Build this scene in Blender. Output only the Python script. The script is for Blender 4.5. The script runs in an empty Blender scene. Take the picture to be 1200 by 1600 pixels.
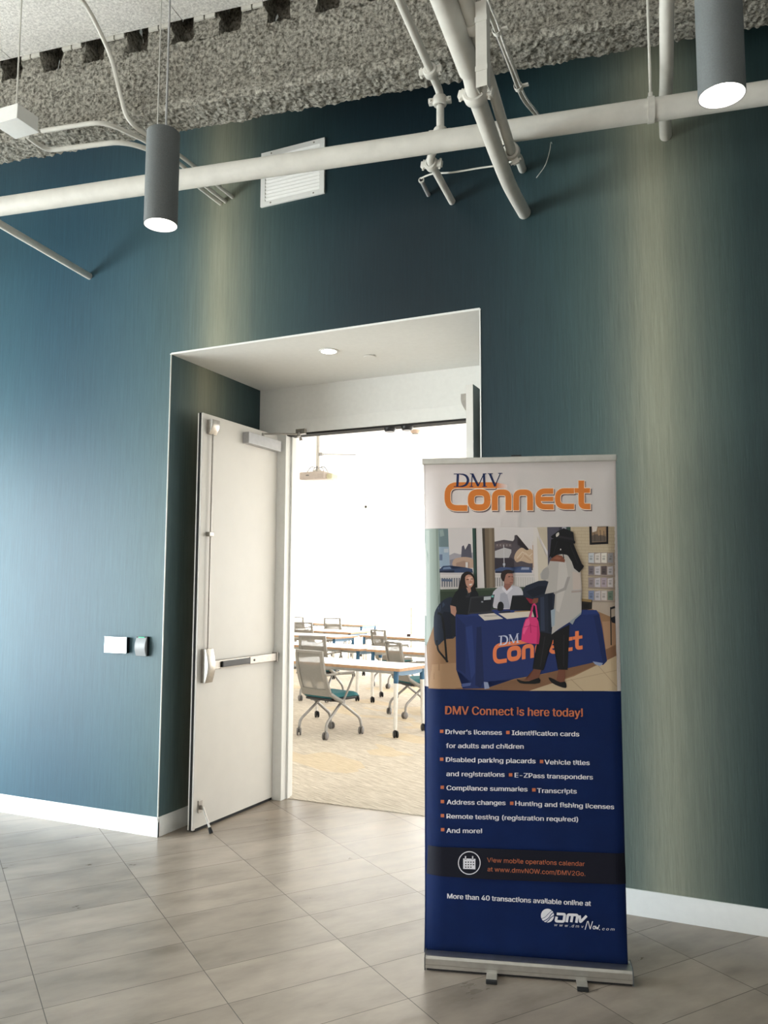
import bpy, bmesh, math, random
from mathutils import Vector, Matrix, noise
from mathutils.geometry import tessellate_polygon
random.seed(7)
C = bpy.context.scene.collection
SC = bpy.context.scene
PI = math.pi

# ------------------------------------------------------------------ camera
F_PX = 1258.02
YAW, PITCH, ROLL = 0.4249, 0.0951, 0.0033
CAM_Z = 1.6
cam_data = bpy.data.cameras.new('camera')
cam_data.sensor_fit = 'HORIZONTAL'
cam_data.sensor_width = 36.0
cam_data.lens = F_PX / 1200.0 * 36.0
cam_data.clip_end = 200
cam = bpy.data.objects.new('camera', cam_data)
C.objects.link(cam)
fw = Vector((-math.sin(YAW) * math.cos(PITCH), math.cos(YAW) * math.cos(PITCH), math.sin(PITCH)))
r0 = Vector((math.cos(YAW), math.sin(YAW), 0)); u0 = r0.cross(fw)
rt = r0 * math.cos(ROLL) + u0 * math.sin(ROLL)
up = u0 * math.cos(ROLL) - r0 * math.sin(ROLL)
cam.matrix_world = Matrix(((rt.x, up.x, -fw.x, 0), (rt.y, up.y, -fw.y, 0), (rt.z, up.z, -fw.z, CAM_Z), (0, 0, 0, 1)))
SC.camera = cam

# ------------------------------------------------------------------ sky, light, exposure
SKY = 18.0
EXPOSURE = 0.40
LOBBY_TINT = (0.80, 0.88, 0.92)      # lobby glazing on the left
FRONT_FILL_TINT = (0.085, 0.080, 0.074)      # unseen glazing added behind the viewer for fill light
DOWNLIGHT = 14.0
PENDANT = 22.0
SC.view_settings.view_transform = 'Standard'
SC.view_settings.look = 'None'
SC.view_settings.gamma = 1.0
SC.view_settings.use_curve_mapping = False
SC.view_settings.exposure = EXPOSURE
SC.cycles.max_bounces = 10
SC.cycles.diffuse_bounces = 6
SC.cycles.transparent_max_bounces = 24
SC.cycles.sample_clamp_indirect = 8.0

world = bpy.data.worlds.new('sky')
SC.world = world
world.use_nodes = True
nt = world.node_tree
bg = nt.nodes['Background']
tc = nt.nodes.new('ShaderNodeTexCoord')
sx = nt.nodes.new('ShaderNodeSeparateXYZ')
mr = nt.nodes.new('ShaderNodeMapRange'); mr.inputs[1].default_value = -0.10; mr.inputs[2].default_value = 0.06
cr = nt.nodes.new('ShaderNodeValToRGB')
cr.color_ramp.elements[0].color = (0.95, 0.92, 0.86, 1)     # sunlit pavement outside
cr.color_ramp.elements[1].color = (0.97, 0.99, 1.0, 1)      # overcast sky
nt.links.new(tc.outputs['Generated'], sx.inputs[0]); nt.links.new(sx.outputs[2], mr.inputs[0])
nt.links.new(mr.outputs[0], cr.inputs[0]); nt.links.new(cr.outputs[0], bg.inputs[0])
bg.inputs[1].default_value = SKY


def portal(name, loc, rot, sx_, sy_):
    L = bpy.data.lights.new(name, 'AREA'); L.shape = 'RECTANGLE'; L.size = sx_; L.size_y = sy_
    L.cycles.is_portal = True
    o = bpy.data.objects.new(name, L); C.objects.link(o); o.location = loc; o.rotation_euler = rot
    return o


LWX = -7.5                           # lobby glazing
portal('lobby_daylight', (LWX - 0.22, -0.2, 1.55), (0, -PI / 2, 0), 2.9, 7.4)
portal('front_fill_daylight', (-1.5, -6.22, 1.5), (PI / 2, 0, 0), 9.0, 2.8)  # daylight through the added front glazing
FARY = 19.0                          # classroom glazing
portal('classroom_daylight', (-5.5, FARY + 0.32, 2.0), (-PI / 2, 0, 0), 17.0, 3.8)
portal('side_fill_daylight', (3.62, 12.2, 2.0), (0, PI / 2, 0), 3.8, 12.0)  # daylight through the added classroom side glazing


# ------------------------------------------------------------------ helpers
def s2l(c):
    c = c / 255.0
    return c / 12.92 if c <= 0.04045 else ((c + 0.055) / 1.055) ** 2.4


def rgb(r, g, b):
    return (s2l(r), s2l(g), s2l(b), 1.0)


def nmat(name):
    m = bpy.data.materials.new(name); m.use_nodes = True
    return m, m.node_tree, m.node_tree.nodes['Principled BSDF']


def mat(name, col, rough=0.5, metal=0.0, noise_amt=0.06, noise_scale=30.0, bump=0.0, bump_scale=200.0, spec=0.5, coat=0.0):
    m, t, p = nmat(name)
    p.inputs['Roughness'].default_value = rough
    p.inputs['Metallic'].default_value = metal
    p.inputs['Specular IOR Level'].default_value = spec
    p.inputs['Coat Weight'].default_value = coat
    tcn = t.nodes.new('ShaderNodeTexCoord')
    n = t.nodes.new('ShaderNodeTexNoise'); n.inputs['Scale'].default_value = noise_scale; n.inputs['Detail'].default_value = 4
    t.links.new(tcn.outputs['Object'], n.inputs['Vector'])
    r = t.nodes.new('ShaderNodeValToRGB')
    a = 1 - noise_amt; b = 1 + noise_amt
    r.color_ramp.elements[0].position = 0.3; r.color_ramp.elements[1].position = 0.7
    r.color_ramp.elements[0].color = (col[0] * a, col[1] * a, col[2] * a, 1)
    r.color_ramp.elements[1].color = (min(1, col[0] * b), min(1, col[1] * b), min(1, col[2] * b), 1)
    t.links.new(n.outputs['Fac'], r.inputs[0]); t.links.new(r.outputs[0], p.inputs['Base Color'])
    if bump:
        n2 = t.nodes.new('ShaderNodeTexNoise'); n2.inputs['Scale'].default_value = bump_scale; n2.inputs['Detail'].default_value = 3
        t.links.new(tcn.outputs['Object'], n2.inputs['Vector'])
        bp = t.nodes.new('ShaderNodeBump'); bp.inputs['Strength'].default_value = bump; bp.inputs['Distance'].default_value = 0.004
        t.links.new(n2.outputs['Fac'], bp.inputs['Height']); t.links.new(bp.outputs[0], p.inputs['Normal'])
    return m


def emit(name, col, strength):
    m = bpy.data.materials.new(name); m.use_nodes = True
    t = m.node_tree; t.nodes.clear()
    e = t.nodes.new('ShaderNodeEmission'); o = t.nodes.new('ShaderNodeOutputMaterial')
    e.inputs[0].default_value = col; e.inputs[1].default_value = strength
    t.links.new(e.outputs[0], o.inputs[0])
    return m


def glassmat(name, tint, gloss=0.06):
    m = bpy.data.materials.new(name); m.use_nodes = True
    t = m.node_tree; t.nodes.clear()
    tr = t.nodes.new('ShaderNodeBsdfTransparent'); tr.inputs[0].default_value = (*[c ** 0.5 for c in tint], 1)       # light passes two faces
    gl = t.nodes.new('ShaderNodeBsdfGlossy'); gl.inputs['Roughness'].default_value = 0.02
    mx = t.nodes.new('ShaderNodeMixShader'); mx.inputs[0].default_value = gloss
    o = t.nodes.new('ShaderNodeOutputMaterial')
    t.links.new(tr.outputs[0], mx.inputs[1]); t.links.new(gl.outputs[0], mx.inputs[2]); t.links.new(mx.outputs[0], o.inputs[0])
    return m


def math_node(t, op, a, b=None, c=None):
    n = t.nodes.new('ShaderNodeMath'); n.operation = op
    for i, v in enumerate((a, b, c)):
        if v is None: continue
        if isinstance(v, (int, float)): n.inputs[i].default_value = v
        else: t.links.new(v, n.inputs[i])
    return n.outputs[0]


def link(name, bm, material, parent=None, smooth=False, mats=None, angle=None):
    me = bpy.data.meshes.new(name)
    bmesh.ops.recalc_face_normals(bm, faces=bm.faces)
    bm.to_mesh(me); bm.free()
    for m in (mats or [material]): me.materials.append(m)
    if smooth:
        me.polygons.foreach_set('use_smooth', [True] * len(me.polygons))
        me.set_sharp_from_angle(angle=math.radians(angle or 40))
    o = bpy.data.objects.new(name, me); C.objects.link(o)
    if parent is not None: o.parent = parent
    return o


def thing(name, label, cat, loc=(0, 0, 0), rz=0.0, group=None):
    o = bpy.data.objects.new(name, None); o.empty_display_size = 0.1
    C.objects.link(o); o.location = loc; o.rotation_euler = (0, 0, rz)
    o['label'] = label; o['category'] = cat
    if group: o['group'] = group
    return o


def tag(o, label, cat, group=None):
    o['label'] = label; o['category'] = cat
    if group: o['group'] = group
    return o


def struct(o):
    o['kind'] = 'structure'
    return o


def dup(root, loc, rz, label, group=None):
    r = root.copy(); C.objects.link(r); r.location = loc; r.rotation_euler = (0, 0, rz)
    r['label'] = label
    if group: r['group'] = group
    for ch in list(root.children):
        c = ch.copy(); C.objects.link(c); c.parent = r
        for g in list(ch.children):
            d = g.copy(); C.objects.link(d); d.parent = c
    return r


def box(bm, x0, x1, y0, y1, z0, z1, bev=0.0, mi=0, M=None):
    vs = [bm.verts.new((x, y, z)) for x in (x0, x1) for y in (y0, y1) for z in (z0, z1)]
    idx = [(0, 1, 3, 2), (4, 6, 7, 5), (0, 4, 5, 1), (2, 3, 7, 6), (0, 2, 6, 4), (1, 5, 7, 3)]
    fs = [bm.faces.new([vs[i] for i in f]) for f in idx]
    for f in fs: f.material_index = mi
    if M is not None: bmesh.ops.transform(bm, matrix=M, verts=vs)
    if bev:
        es = list({e for f in fs for e in f.edges})
        bmesh.ops.bevel(bm, geom=es, offset=bev, segments=2, affect='EDGES', profile=0.6, material=-1)
    return vs


def catmull(pts, n=6):
    P = [Vector(p) for p in pts]
    if len(P) < 3: return P
    Q = [P[0] * 2 - P[1]] + P + [P[-1] * 2 - P[-2]]
    out = []
    for i in range(1, len(Q) - 2):
        a, b, c, d = Q[i - 1:i + 3]
        for k in range(n):
            t = k / n
            out.append(0.5 * ((2 * b) + (c - a) * t + (2 * a - 5 * b + 4 * c - d) * t * t + (3 * b - a - 3 * c + d) * t ** 3))
    out.append(P[-1])
    return out


def fillet(pts, r, n=6):
    P = [Vector(p) for p in pts]
    out = [P[0]]
    for i in range(1, len(P) - 1):
        a, b, c = P[i - 1], P[i], P[i + 1]
        d = min(r, (a - b).length * 0.48, (c - b).length * 0.48)
        p = b + (a - b).normalized() * d; q = b + (c - b).normalized() * d
        for k in range(n + 1):
            t = k / n
            out.append(p * (1 - t) ** 2 + b * 2 * t * (1 - t) + q * t * t)
    out.append(P[-1])
    return out


def tube(bm, pts, r, seg=12, caps=True, mi=0):
    P = [Vector(p) for p in pts]
    R = r if isinstance(r, (list, tuple)) else [r] * len(P)
    rings = []
    prev = None
    for i, p in enumerate(P):
        d = (P[min(i + 1, len(P) - 1)] - P[max(i - 1, 0)])
        if d.length < 1e-9: d = Vector((0, 0, 1))
        d.normalize()
        if prev is None:
            a = Vector((0, 0, 1)) if abs(d.z) < 0.9 else Vector((1, 0, 0))
            nrm = (a - d * a.dot(d)).normalized()
        else:
            nrm = (prev - d * prev.dot(d)).normalized()
        prev = nrm
        bn = d.cross(nrm)
        rings.append([bm.verts.new(p + (nrm * math.cos(2 * PI * k / seg) + bn * math.sin(2 * PI * k / seg)) * R[i]) for k in range(seg)])
    for a, b in zip(rings[:-1], rings[1:]):
        for k in range(seg):
            f = bm.faces.new((a[k], a[(k + 1) % seg], b[(k + 1) % seg], b[k])); f.material_index = mi
    if caps:
        f = bm.faces.new(rings[0][::-1]); f.material_index = mi
        f = bm.faces.new(rings[-1]); f.material_index = mi
    return [v for rg in rings for v in rg]


def lathe(bm, prof, seg=32, center=(0, 0, 0), mi=0, axis=None):
    """prof: list of (radius, z); closed at ends when radius is 0"""
    cx, cy, cz = center
    rings = []; new = []
    for r, z in prof:
        if r < 1e-6: rings.append([bm.verts.new((cx, cy, cz + z))])
        else: rings.append([bm.verts.new((cx + r * math.cos(2 * PI * k / seg), cy + r * math.sin(2 * PI * k / seg), cz + z)) for k in range(seg)])
        new += rings[-1]
    for a, b in zip(rings[:-1], rings[1:]):
        if len(a) == 1 and len(b) == 1: continue
        for k in range(seg):
            k2 = (k + 1) % seg
            if len(a) == 1: f = bm.faces.new((a[0], b[k2], b[k]))
            elif len(b) == 1: f = bm.faces.new((a[k], a[k2], b[0]))
            else: f = bm.faces.new((a[k], a[k2], b[k2], b[k]))
            f.material_index = mi
    return new


def prism(bm, poly, d0, d1, plane='xz', mi=0):
    """extrude a polygon; plane 'xz' extrudes along y, 'yz' along x, 'xy' along z"""
    def P(u, v, d):
        return {'xz': (u, d, v), 'yz': (d, u, v), 'xy': (u, v, d)}[plane]
    a = [bm.verts.new(P(u, v, d0)) for u, v in poly]; b = [bm.verts.new(P(u, v, d1)) for u, v in poly]
    n = len(poly)
    f = bm.faces.new(a); f.material_index = mi
    f = bm.faces.new(b[::-1]); f.material_index = mi
    for i in range(n):
        f = bm.faces.new((a[i], b[i], b[(i + 1) % n], a[(i + 1) % n])); f.material_index = mi
    return a + b


# ------------------------------------------------------------------ materials
WHITE = mat('white_paint', (0.78, 0.78, 0.76), 0.55, noise_amt=0.02, bump=0.05, bump_scale=300)
SEMI = mat('white_semigloss', (0.80, 0.80, 0.78), 0.35, noise_amt=0.02)
PIPE = mat('white_pipe_paint', (0.66, 0.645, 0.60), 0.5, noise_amt=0.06, noise_scale=14, bump=0.15, bump_scale=60)
DECK = mat('sprayed_deck', (0.76, 0.745, 0.72), 0.95, noise_amt=0.22, noise_scale=70, bump=0.8, bump_scale=120)
BLACK = mat('black_plastic', (0.012, 0.012, 0.014), 0.4)
RUBBER = mat('black_rubber', (0.01, 0.01, 0.01), 0.8)
STEEL = mat('brushed_steel', (0.40, 0.375, 0.345), 0.36, metal=1.0, noise_amt=0.08, noise_scale=60)
ALU = mat('anodised_aluminium', (0.62, 0.61, 0.58), 0.34, metal=1.0, noise_amt=0.05, noise_scale=40)
DARKGREY = mat('dark_grey_coat', (0.085, 0.09, 0.095), 0.5, noise_amt=0.10, noise_scale=180, bump=0.2, bump_scale=500)
LAMPGREY = mat('grey_lamp_coat', (0.13, 0.145, 0.15), 0.55, noise_amt=0.10, noise_scale=200, bump=0.25, bump_scale=500)
CLOSERGREY = mat('grey_closer_cover', (0.42, 0.42, 0.43), 0.45, metal=0.2)


def wallpaper():
    m, t, p = nmat('ombre_wallcovering')
    tcn = t.nodes.new('ShaderNodeTexCoord'); s = t.nodes.new('ShaderNodeSeparateXYZ')
    t.links.new(tcn.outputs['Object'], s.inputs[0])
    u = math_node(t, 'ADD', s.outputs[0], math_node(t, 'SUBTRACT', s.outputs[1], 4.30))
    n1 = t.nodes.new('ShaderNodeTexNoise'); n1.noise_dimensions = '1D'; n1.inputs['Scale'].default_value = 6.0; n1.inputs['Detail'].default_value = 6; n1.inputs['Roughness'].default_value = 0.7
    t.links.new(u, n1.inputs['W'])
    # slow drift so that the stripe edges are not ruled lines
    un = math_node(t, 'ADD', u, math_node(t, 'MULTIPLY', math_node(t, 'SUBTRACT', n1.outputs['Fac'], 0.5), 0.09))
    ph = math_node(t, 'DIVIDE', math_node(t, 'ADD', un, 7.5), 11.5)
    r = t.nodes.new('ShaderNodeValToRGB'); r.color_ramp.interpolation = 'B_SPLINE'
    els = r.color_ramp.elements
    stops = [(-7.5, (.045, .11, .15)), (-5.2, (.044, .108, .148)), (-4.8, (.032, .085, .124)), (-4.4, (.028, .074, .110)), (-3.9, (.045, .100, .130)), (-3.5, (.058, .108, .120)),
             (-3.31, (.125, .160, .142)), (-3.17, (.300, .302, .225)), (-3.04, (.175, .195, .155)), (-2.85, (.050, .085, .085)), (-2.55, (.020, .046, .053)), (-2.15, (.0065, .021, .030)),
             (-1.7, (.004, .014, .021)), (-1.3, (.008, .025, .034)), (-0.98, (.022, .052, .060)), (-0.72, (.054, .095, .096)), (-0.54, (.130, .160, .138)), (-0.42, (.330, .332, .250)),
             (-0.30, (.185, .206, .162)), (-0.12, (.054, .086, .081)), (0.08, (.016, .037, .039)), (0.45, (.005, .016, .020)), (1.2, (.005, .016, .022)), (4.0, (.04, .09, .10))]
    stops = [((q + 7.5) / 11.5, k) for q, k in stops]
    els[0].position = stops[0][0]; els[0].color = (*stops[0][1], 1)
    els[1].position = stops[-1][0]; els[1].color = (*stops[-1][1], 1)
    for pos, c in stops[1:-1]:
        e = els.new(pos); e.color = (*c, 1)
    t.links.new(ph, r.inputs[0])
    # fine vertical threads
    mp = t.nodes.new('ShaderNodeCombineXYZ')
    t.links.new(u, mp.inputs[0]); t.links.new(math_node(t, 'MULTIPLY', s.outputs[2], 0.035), mp.inputs[1])
    n2 = t.nodes.new('ShaderNodeTexNoise'); n2.inputs['Scale'].default_value = 70; n2.inputs['Detail'].default_value = 5; n2.inputs['Roughness'].default_value = 0.75
    t.links.new(mp.outputs[0], n2.inputs['Vector'])
    hs = t.nodes.new('ShaderNodeMix'); hs.data_type = 'RGBA'; hs.blend_type = 'MULTIPLY'; hs.inputs[0].default_value = 1.0
    rr = t.nodes.new('ShaderNodeMapRange'); rr.inputs[1].default_value = 0.25; rr.inputs[2].default_value = 0.75; rr.inputs[3].default_value = 0.80; rr.inputs[4].default_value = 1.20
    t.links.new(n2.outputs['Fac'], rr.inputs[0])
    t.links.new(r.outputs[0], hs.inputs[6]); t.links.new(rr.outputs[0], hs.inputs[7])
    t.links.new(hs.outputs[2], p.inputs['Base Color'])
    # ribbed relief
    mp2 = t.nodes.new('ShaderNodeCombineXYZ')
    t.links.new(u, mp2.inputs[0]); t.links.new(math_node(t, 'MULTIPLY', s.outputs[2], 0.06), mp2.inputs[1])
    n3 = t.nodes.new('ShaderNodeTexNoise'); n3.inputs['Scale'].default_value = 150; n3.inputs['Detail'].default_value = 2
    t.links.new(mp2.outputs[0], n3.inputs['Vector'])
    b = t.nodes.new('ShaderNodeBump'); b.inputs['Strength'].default_value = 0.35; b.inputs['Distance'].default_value = 0.003
    t.links.new(n3.outputs['Fac'], b.inputs['Height']); t.links.new(b.outputs[0], p.inputs['Normal'])
    p.inputs['Roughness'].default_value = 0.46
    p.inputs['Specular IOR Level'].default_value = 0.32
    return m


def tile_floor():
    m, t, p = nmat('porcelain_floor_tile')
    TA = 0.9445
    tcn = t.nodes.new('ShaderNodeTexCoord'); s = t.nodes.new('ShaderNodeSeparateXYZ')
    t.links.new(tcn.outputs['Object'], s.inputs[0])
    ca, sa = math.cos(TA), math.sin(TA)
    a = math_node(t, 'ADD', math_node(t, 'MULTIPLY', s.outputs[0], -sa), math_node(t, 'MULTIPLY', s.outputs[1], ca))
    b = math_node(t, 'ADD', math_node(t, 'MULTIPLY', s.outputs[0], ca), math_node(t, 'MULTIPLY', s.outputs[1], sa))
    av = math_node(t, 'DIVIDE', math_node(t, 'ADD', a, 31.0 - 3.146), 0.310)
    bv = math_node(t, 'DIVIDE', math_node(t, 'ADD', b, 62.8 - 1.112), 0.628)
    def edge(v, size, w):
        fr = math_node(t, 'FRACT', v)
        d = math_node(t, 'MULTIPLY', math_node(t, 'MINIMUM', fr, math_node(t, 'SUBTRACT', 1.0, fr)), size)
        return math_node(t, 'LESS_THAN', d, w)
    g = math_node(t, 'MAXIMUM', edge(av, 0.310, 0.0016), edge(bv, 0.628, 0.0018))
    cell = t.nodes.new('ShaderNodeCombineXYZ')
    t.links.new(math_node(t, 'FLOOR', av), cell.inputs[0]); t.links.new(math_node(t, 'FLOOR', bv), cell.inputs[1])
    wn = t.nodes.new('ShaderNodeTexWhiteNoise'); wn.noise_dimensions = '3D'; t.links.new(cell.outputs[0], wn.inputs['Vector'])
    # every tile shows another part of the cloudy print, stretched along its length
    co = t.nodes.new('ShaderNodeCombineXYZ')
    t.links.new(math_node(t, 'MULTIPLY', a, 2.6), co.inputs[0]); t.links.new(math_node(t, 'MULTIPLY', b, 1.0), co.inputs[1])
    off = t.nodes.new('ShaderNodeVectorMath'); off.operation = 'SCALE'; off.inputs['Scale'].default_value = 9.0
    t.links.new(wn.outputs['Color'], off.inputs[0])
    ad = t.nodes.new('ShaderNodeVectorMath'); ad.operation = 'ADD'
    t.links.new(co.outputs[0], ad.inputs[0]); t.links.new(off.outputs[0], ad.inputs[1])
    n = t.nodes.new('ShaderNodeTexNoise'); n.inputs['Scale'].default_value = 2.8; n.inputs['Detail'].default_value = 8; n.inputs['Roughness'].default_value = 0.58
    t.links.new(ad.outputs[0], n.inputs['Vector'])
    r = t.nodes.new('ShaderNodeValToRGB')
    r.color_ramp.elements[0].position = 0.27; r.color_ramp.elements[0].color = (0.200, 0.166, 0.130, 1)
    r.color_ramp.elements[1].position = 0.73; r.color_ramp.elements[1].color = (0.385, 0.325, 0.265, 1)
    e = r.color_ramp.elements.new(0.48); e.color = (0.298, 0.250, 0.203, 1)
    t.links.new(n.outputs['Fac'], r.inputs[0])
    br = t.nodes.new('ShaderNodeMix'); br.data_type = 'RGBA'; br.blend_type = 'MULTIPLY'; br.inputs[0].default_value = 1.0
    rg = t.nodes.new('ShaderNodeMapRange'); rg.inputs[3].default_value = 0.90; rg.inputs[4].default_value = 1.10
    t.links.new(wn.outputs['Value'], rg.inputs[0]); t.links.new(r.outputs[0], br.inputs[6]); t.links.new(rg.outputs[0], br.inputs[7])
    mx = t.nodes.new('ShaderNodeMix'); mx.data_type = 'RGBA'
    t.links.new(g, mx.inputs[0]); t.links.new(br.outputs[2], mx.inputs[6]); mx.inputs[7].default_value = (0.11, 0.095, 0.08, 1)
    t.links.new(mx.outputs[2], p.inputs['Base Color'])
    rn = t.nodes.new('ShaderNodeMapRange'); rn.inputs[3].default_value = 0.22; rn.inputs[4].default_value = 0.40
    t.links.new(n.outputs['Fac'], rn.inputs[0])
    t.links.new(math_node(t, 'ADD', rn.outputs[0], math_node(t, 'MULTIPLY', g, 0.3)), p.inputs['Roughness'])
    bp = t.nodes.new('ShaderNodeBump'); bp.inputs['Strength'].default_value = 0.4; bp.inputs['Distance'].default_value = 0.002; bp.invert = True
    t.links.new(g, bp.inputs['Height']); t.links.new(bp.outputs[0], p.inputs['Normal'])
    p.inputs['Specular IOR Level'].default_value = 0.48
    return m


def carpet():
    m, t, p = nmat('patterned_carpet')
    tcn = t.nodes.new('ShaderNodeTexCoord')
    mp = t.nodes.new('ShaderNodeMapping'); mp.inputs['Rotation'].default_value = (0, 0, math.radians(28))
    t.links.new(tcn.outputs['Object'], mp.inputs[0])
    def cells(rot, sc):
        q = t.nodes.new('ShaderNodeMapping'); q.inputs['Rotation'].default_value = (0, 0, math.radians(rot)); q.inputs['Scale'].default_value = sc
        t.links.new(mp.outputs[0], q.inputs[0]); return q.outputs[0]
    vo = t.nodes.new('ShaderNodeTexVoronoi'); vo.feature = 'F1'; vo.distance = 'CHEBYCHEV'; vo.inputs['Scale'].default_value = 1.5
    t.links.new(cells(0, (1, 2.0, 1)), vo.inputs['Vector'])
    sp = t.nodes.new('ShaderNodeSeparateColor'); t.links.new(vo.outputs['Color'], sp.inputs[0])
    def streak(rot):
        n = t.nodes.new('ShaderNodeTexNoise'); n.inputs['Scale'].default_value = 5.0; n.inputs['Detail'].default_value = 5; n.inputs['Roughness'].default_value = 0.7
        t.links.new(cells(rot, (1.0, 14.0, 1)), n.inputs['Vector']); return n.outputs['Fac']
    mxs = t.nodes.new('ShaderNodeMix'); t.links.new(math_node(t, 'GREATER_THAN', sp.outputs[0], 0.5), mxs.inputs[0])
    t.links.new(streak(20), mxs.inputs[2]); t.links.new(streak(-52), mxs.inputs[3])
    r = t.nodes.new('ShaderNodeValToRGB')
    r.color_ramp.elements[0].position = 0.36; r.color_ramp.elements[0].color = (0.44, 0.385, 0.315, 1)
    r.color_ramp.elements[1].position = 0.62; r.color_ramp.elements[1].color = (0.74, 0.68, 0.595, 1)
    t.links.new(mxs.outputs[0], r.inputs[0])
    gold = t.nodes.new('ShaderNodeMix'); gold.data_type = 'RGBA'; gold.blend_type = 'MIX'
    t.links.new(math_node(t, 'MULTIPLY', math_node(t, 'GREATER_THAN', sp.outputs[1], 0.80), 0.45), gold.inputs[0])
    t.links.new(r.outputs[0], gold.inputs[6]); gold.inputs[7].default_value = (0.68, 0.54, 0.33, 1)
    t.links.new(gold.outputs[2], p.inputs['Base Color'])
    n = t.nodes.new('ShaderNodeTexNoise'); n.inputs['Scale'].default_value = 400; t.links.new(tcn.outputs['Object'], n.inputs['Vector'])
    b = t.nodes.new('ShaderNodeBump'); b.inputs['Strength'].default_value = 0.5; b.inputs['Distance'].default_value = 0.004
    t.links.new(n.outputs['Fac'], b.inputs['Height']); t.links.new(b.outputs[0], p.inputs['Normal'])
    p.inputs['Roughness'].default_value = 0.95; p.inputs['Specular IOR Level'].default_value = 0.1
    return m


def fireproof():
    m, t, p = nmat('sprayed_fireproofing')
    tcn = t.nodes.new('ShaderNodeTexCoord')
    n = t.nodes.new('ShaderNodeTexNoise'); n.inputs['Scale'].default_value = 50; n.inputs['Detail'].default_value = 7; n.inputs['Roughness'].default_value = 0.7
    t.links.new(tcn.outputs['Object'], n.inputs['Vector'])
    r = t.nodes.new('ShaderNodeValToRGB')
    r.color_ramp.elements[0].position = 0.38; r.color_ramp.elements[0].color = (0.13, 0.122, 0.104, 1)
    r.color_ramp.elements[1].position = 0.60; r.color_ramp.elements[1].color = (0.60, 0.575, 0.51, 1)
    t.links.new(n.outputs['Fac'], r.inputs[0]); t.links.new(r.outputs[0], p.inputs['Base Color'])
    b = t.nodes.new('ShaderNodeBump'); b.inputs['Strength'].default_value = 1.0; b.inputs['Distance'].default_value = 0.02
    t.links.new(n.outputs['Fac'], b.inputs['Height']); t.links.new(b.outputs[0], p.inputs['Normal'])
    p.inputs['Roughness'].default_value = 1.0; p.inputs['Specular IOR Level'].default_value = 0.05
    return m


WALL = wallpaper(); TILE = tile_floor(); CARPET = carpet(); FIRE = fireproof()
TEALFAB = mat('teal_seat_fabric', rgb(42, 108, 118)[:3], 0.85, noise_amt=0.14, noise_scale=120, bump=0.4, bump_scale=350)
CHAIRGREY = mat('grey_chair_plastic', (0.255, 0.243, 0.225), 0.5, noise_amt=0.03)
CHAIRLEG = mat('silver_chair_tube', (0.32, 0.31, 0.30), 0.4, metal=0.35)
CASTER = mat('grey_caster', (0.15, 0.14, 0.135), 0.5)
TABLETOP = mat('white_laminate', (0.82, 0.81, 0.79), 0.35, noise_amt=0.01)
WOODEDGE = mat('oak_edge_band', (0.50, 0.30, 0.17), 0.5, noise_amt=0.15, noise_scale=25)
LEGWHITE = mat('white_leg_coat', (0.72, 0.70, 0.67), 0.4)
COLLAR = mat('blue_leg_collar', rgb(42, 92, 128)[:3], 0.45)
BRACKET = mat('blue_grey_bracket', rgb(112, 145, 175)[:3], 0.45)
RAIL = mat('grey_rail', (0.45, 0.46, 0.46), 0.4, metal=0.3)


def meshmat():
    m = bpy.data.materials.new('grey_mesh_fabric'); m.use_nodes = True
    t = m.node_tree; p = t.nodes['Principled BSDF']
    p.inputs['Base Color'].default_value = (0.26, 0.25, 0.235, 1); p.inputs['Roughness'].default_value = 0.8
    tr = t.nodes.new('ShaderNodeBsdfTransparent'); mx = t.nodes.new('ShaderNodeMixShader'); o = t.nodes['Material Output']
    # woven net: the open part of the weave lets light through
    tcn = t.nodes.new('ShaderNodeTexCoord'); n = t.nodes.new('ShaderNodeTexNoise'); n.inputs['Scale'].default_value = 60
    t.links.new(tcn.outputs['Object'], n.inputs['Vector'])
    r = t.nodes.new('ShaderNodeMapRange'); r.inputs[3].default_value = 0.74; r.inputs[4].default_value = 0.88
    t.links.new(n.outputs['Fac'], r.inputs[0]); t.links.new(r.outputs[0], mx.inputs[0])
    t.links.new(tr.outputs[0], mx.inputs[1]); t.links.new(p.outputs[0], mx.inputs[2]); t.links.new(mx.outputs[0], o.inputs[0])
    return m


MESHFAB = meshmat()

# ------------------------------------------------------------------ setting
D = 4.30; XL, XR, ZT, YB = -3.547, -1.349, 3.191, 5.405
CEIL = 4.925
bm = bmesh.new(); box(bm, -9.0, 5.0, -6.0, 5.47, -0.12, 0.0)
struct(link('floor', bm, TILE))
bm = bmesh.new(); box(bm, -15.0, 3.6, 5.47, FARY + 0.5, -0.12, 0.004)
struct(link('floor_carpet', bm, CARPET))
bm = bmesh.new()
box(bm, -9.0, XL, D, YB, 0, 5.34); box(bm, XR, 5.0, D, YB, 0, 5.34); box(bm, XL, XR, D, YB, ZT + 0.012, 5.34)
struct(link('wall_back', bm, WALL))
bm = bmesh.new(); box(bm, XL, XR, D + 0.001, YB, ZT, ZT + 0.012)
struct(link('ceiling_recess', bm, WHITE))
OX0, OX1, OZ = -3.29, -1.46, 2.815         # door opening
bm = bmesh.new()
box(bm, -15, OX0 - 0.02, YB, YB + 0.14, 0, 4.2); box(bm, OX1 + 0.02, 3.6, YB, YB + 0.14, 0, 4.2); box(bm, OX0 - 0.02, OX1 + 0.02, YB, YB + 0.14, OZ + 0.02, 4.2)
struct(link('wall_recess', bm, WHITE))
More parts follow.
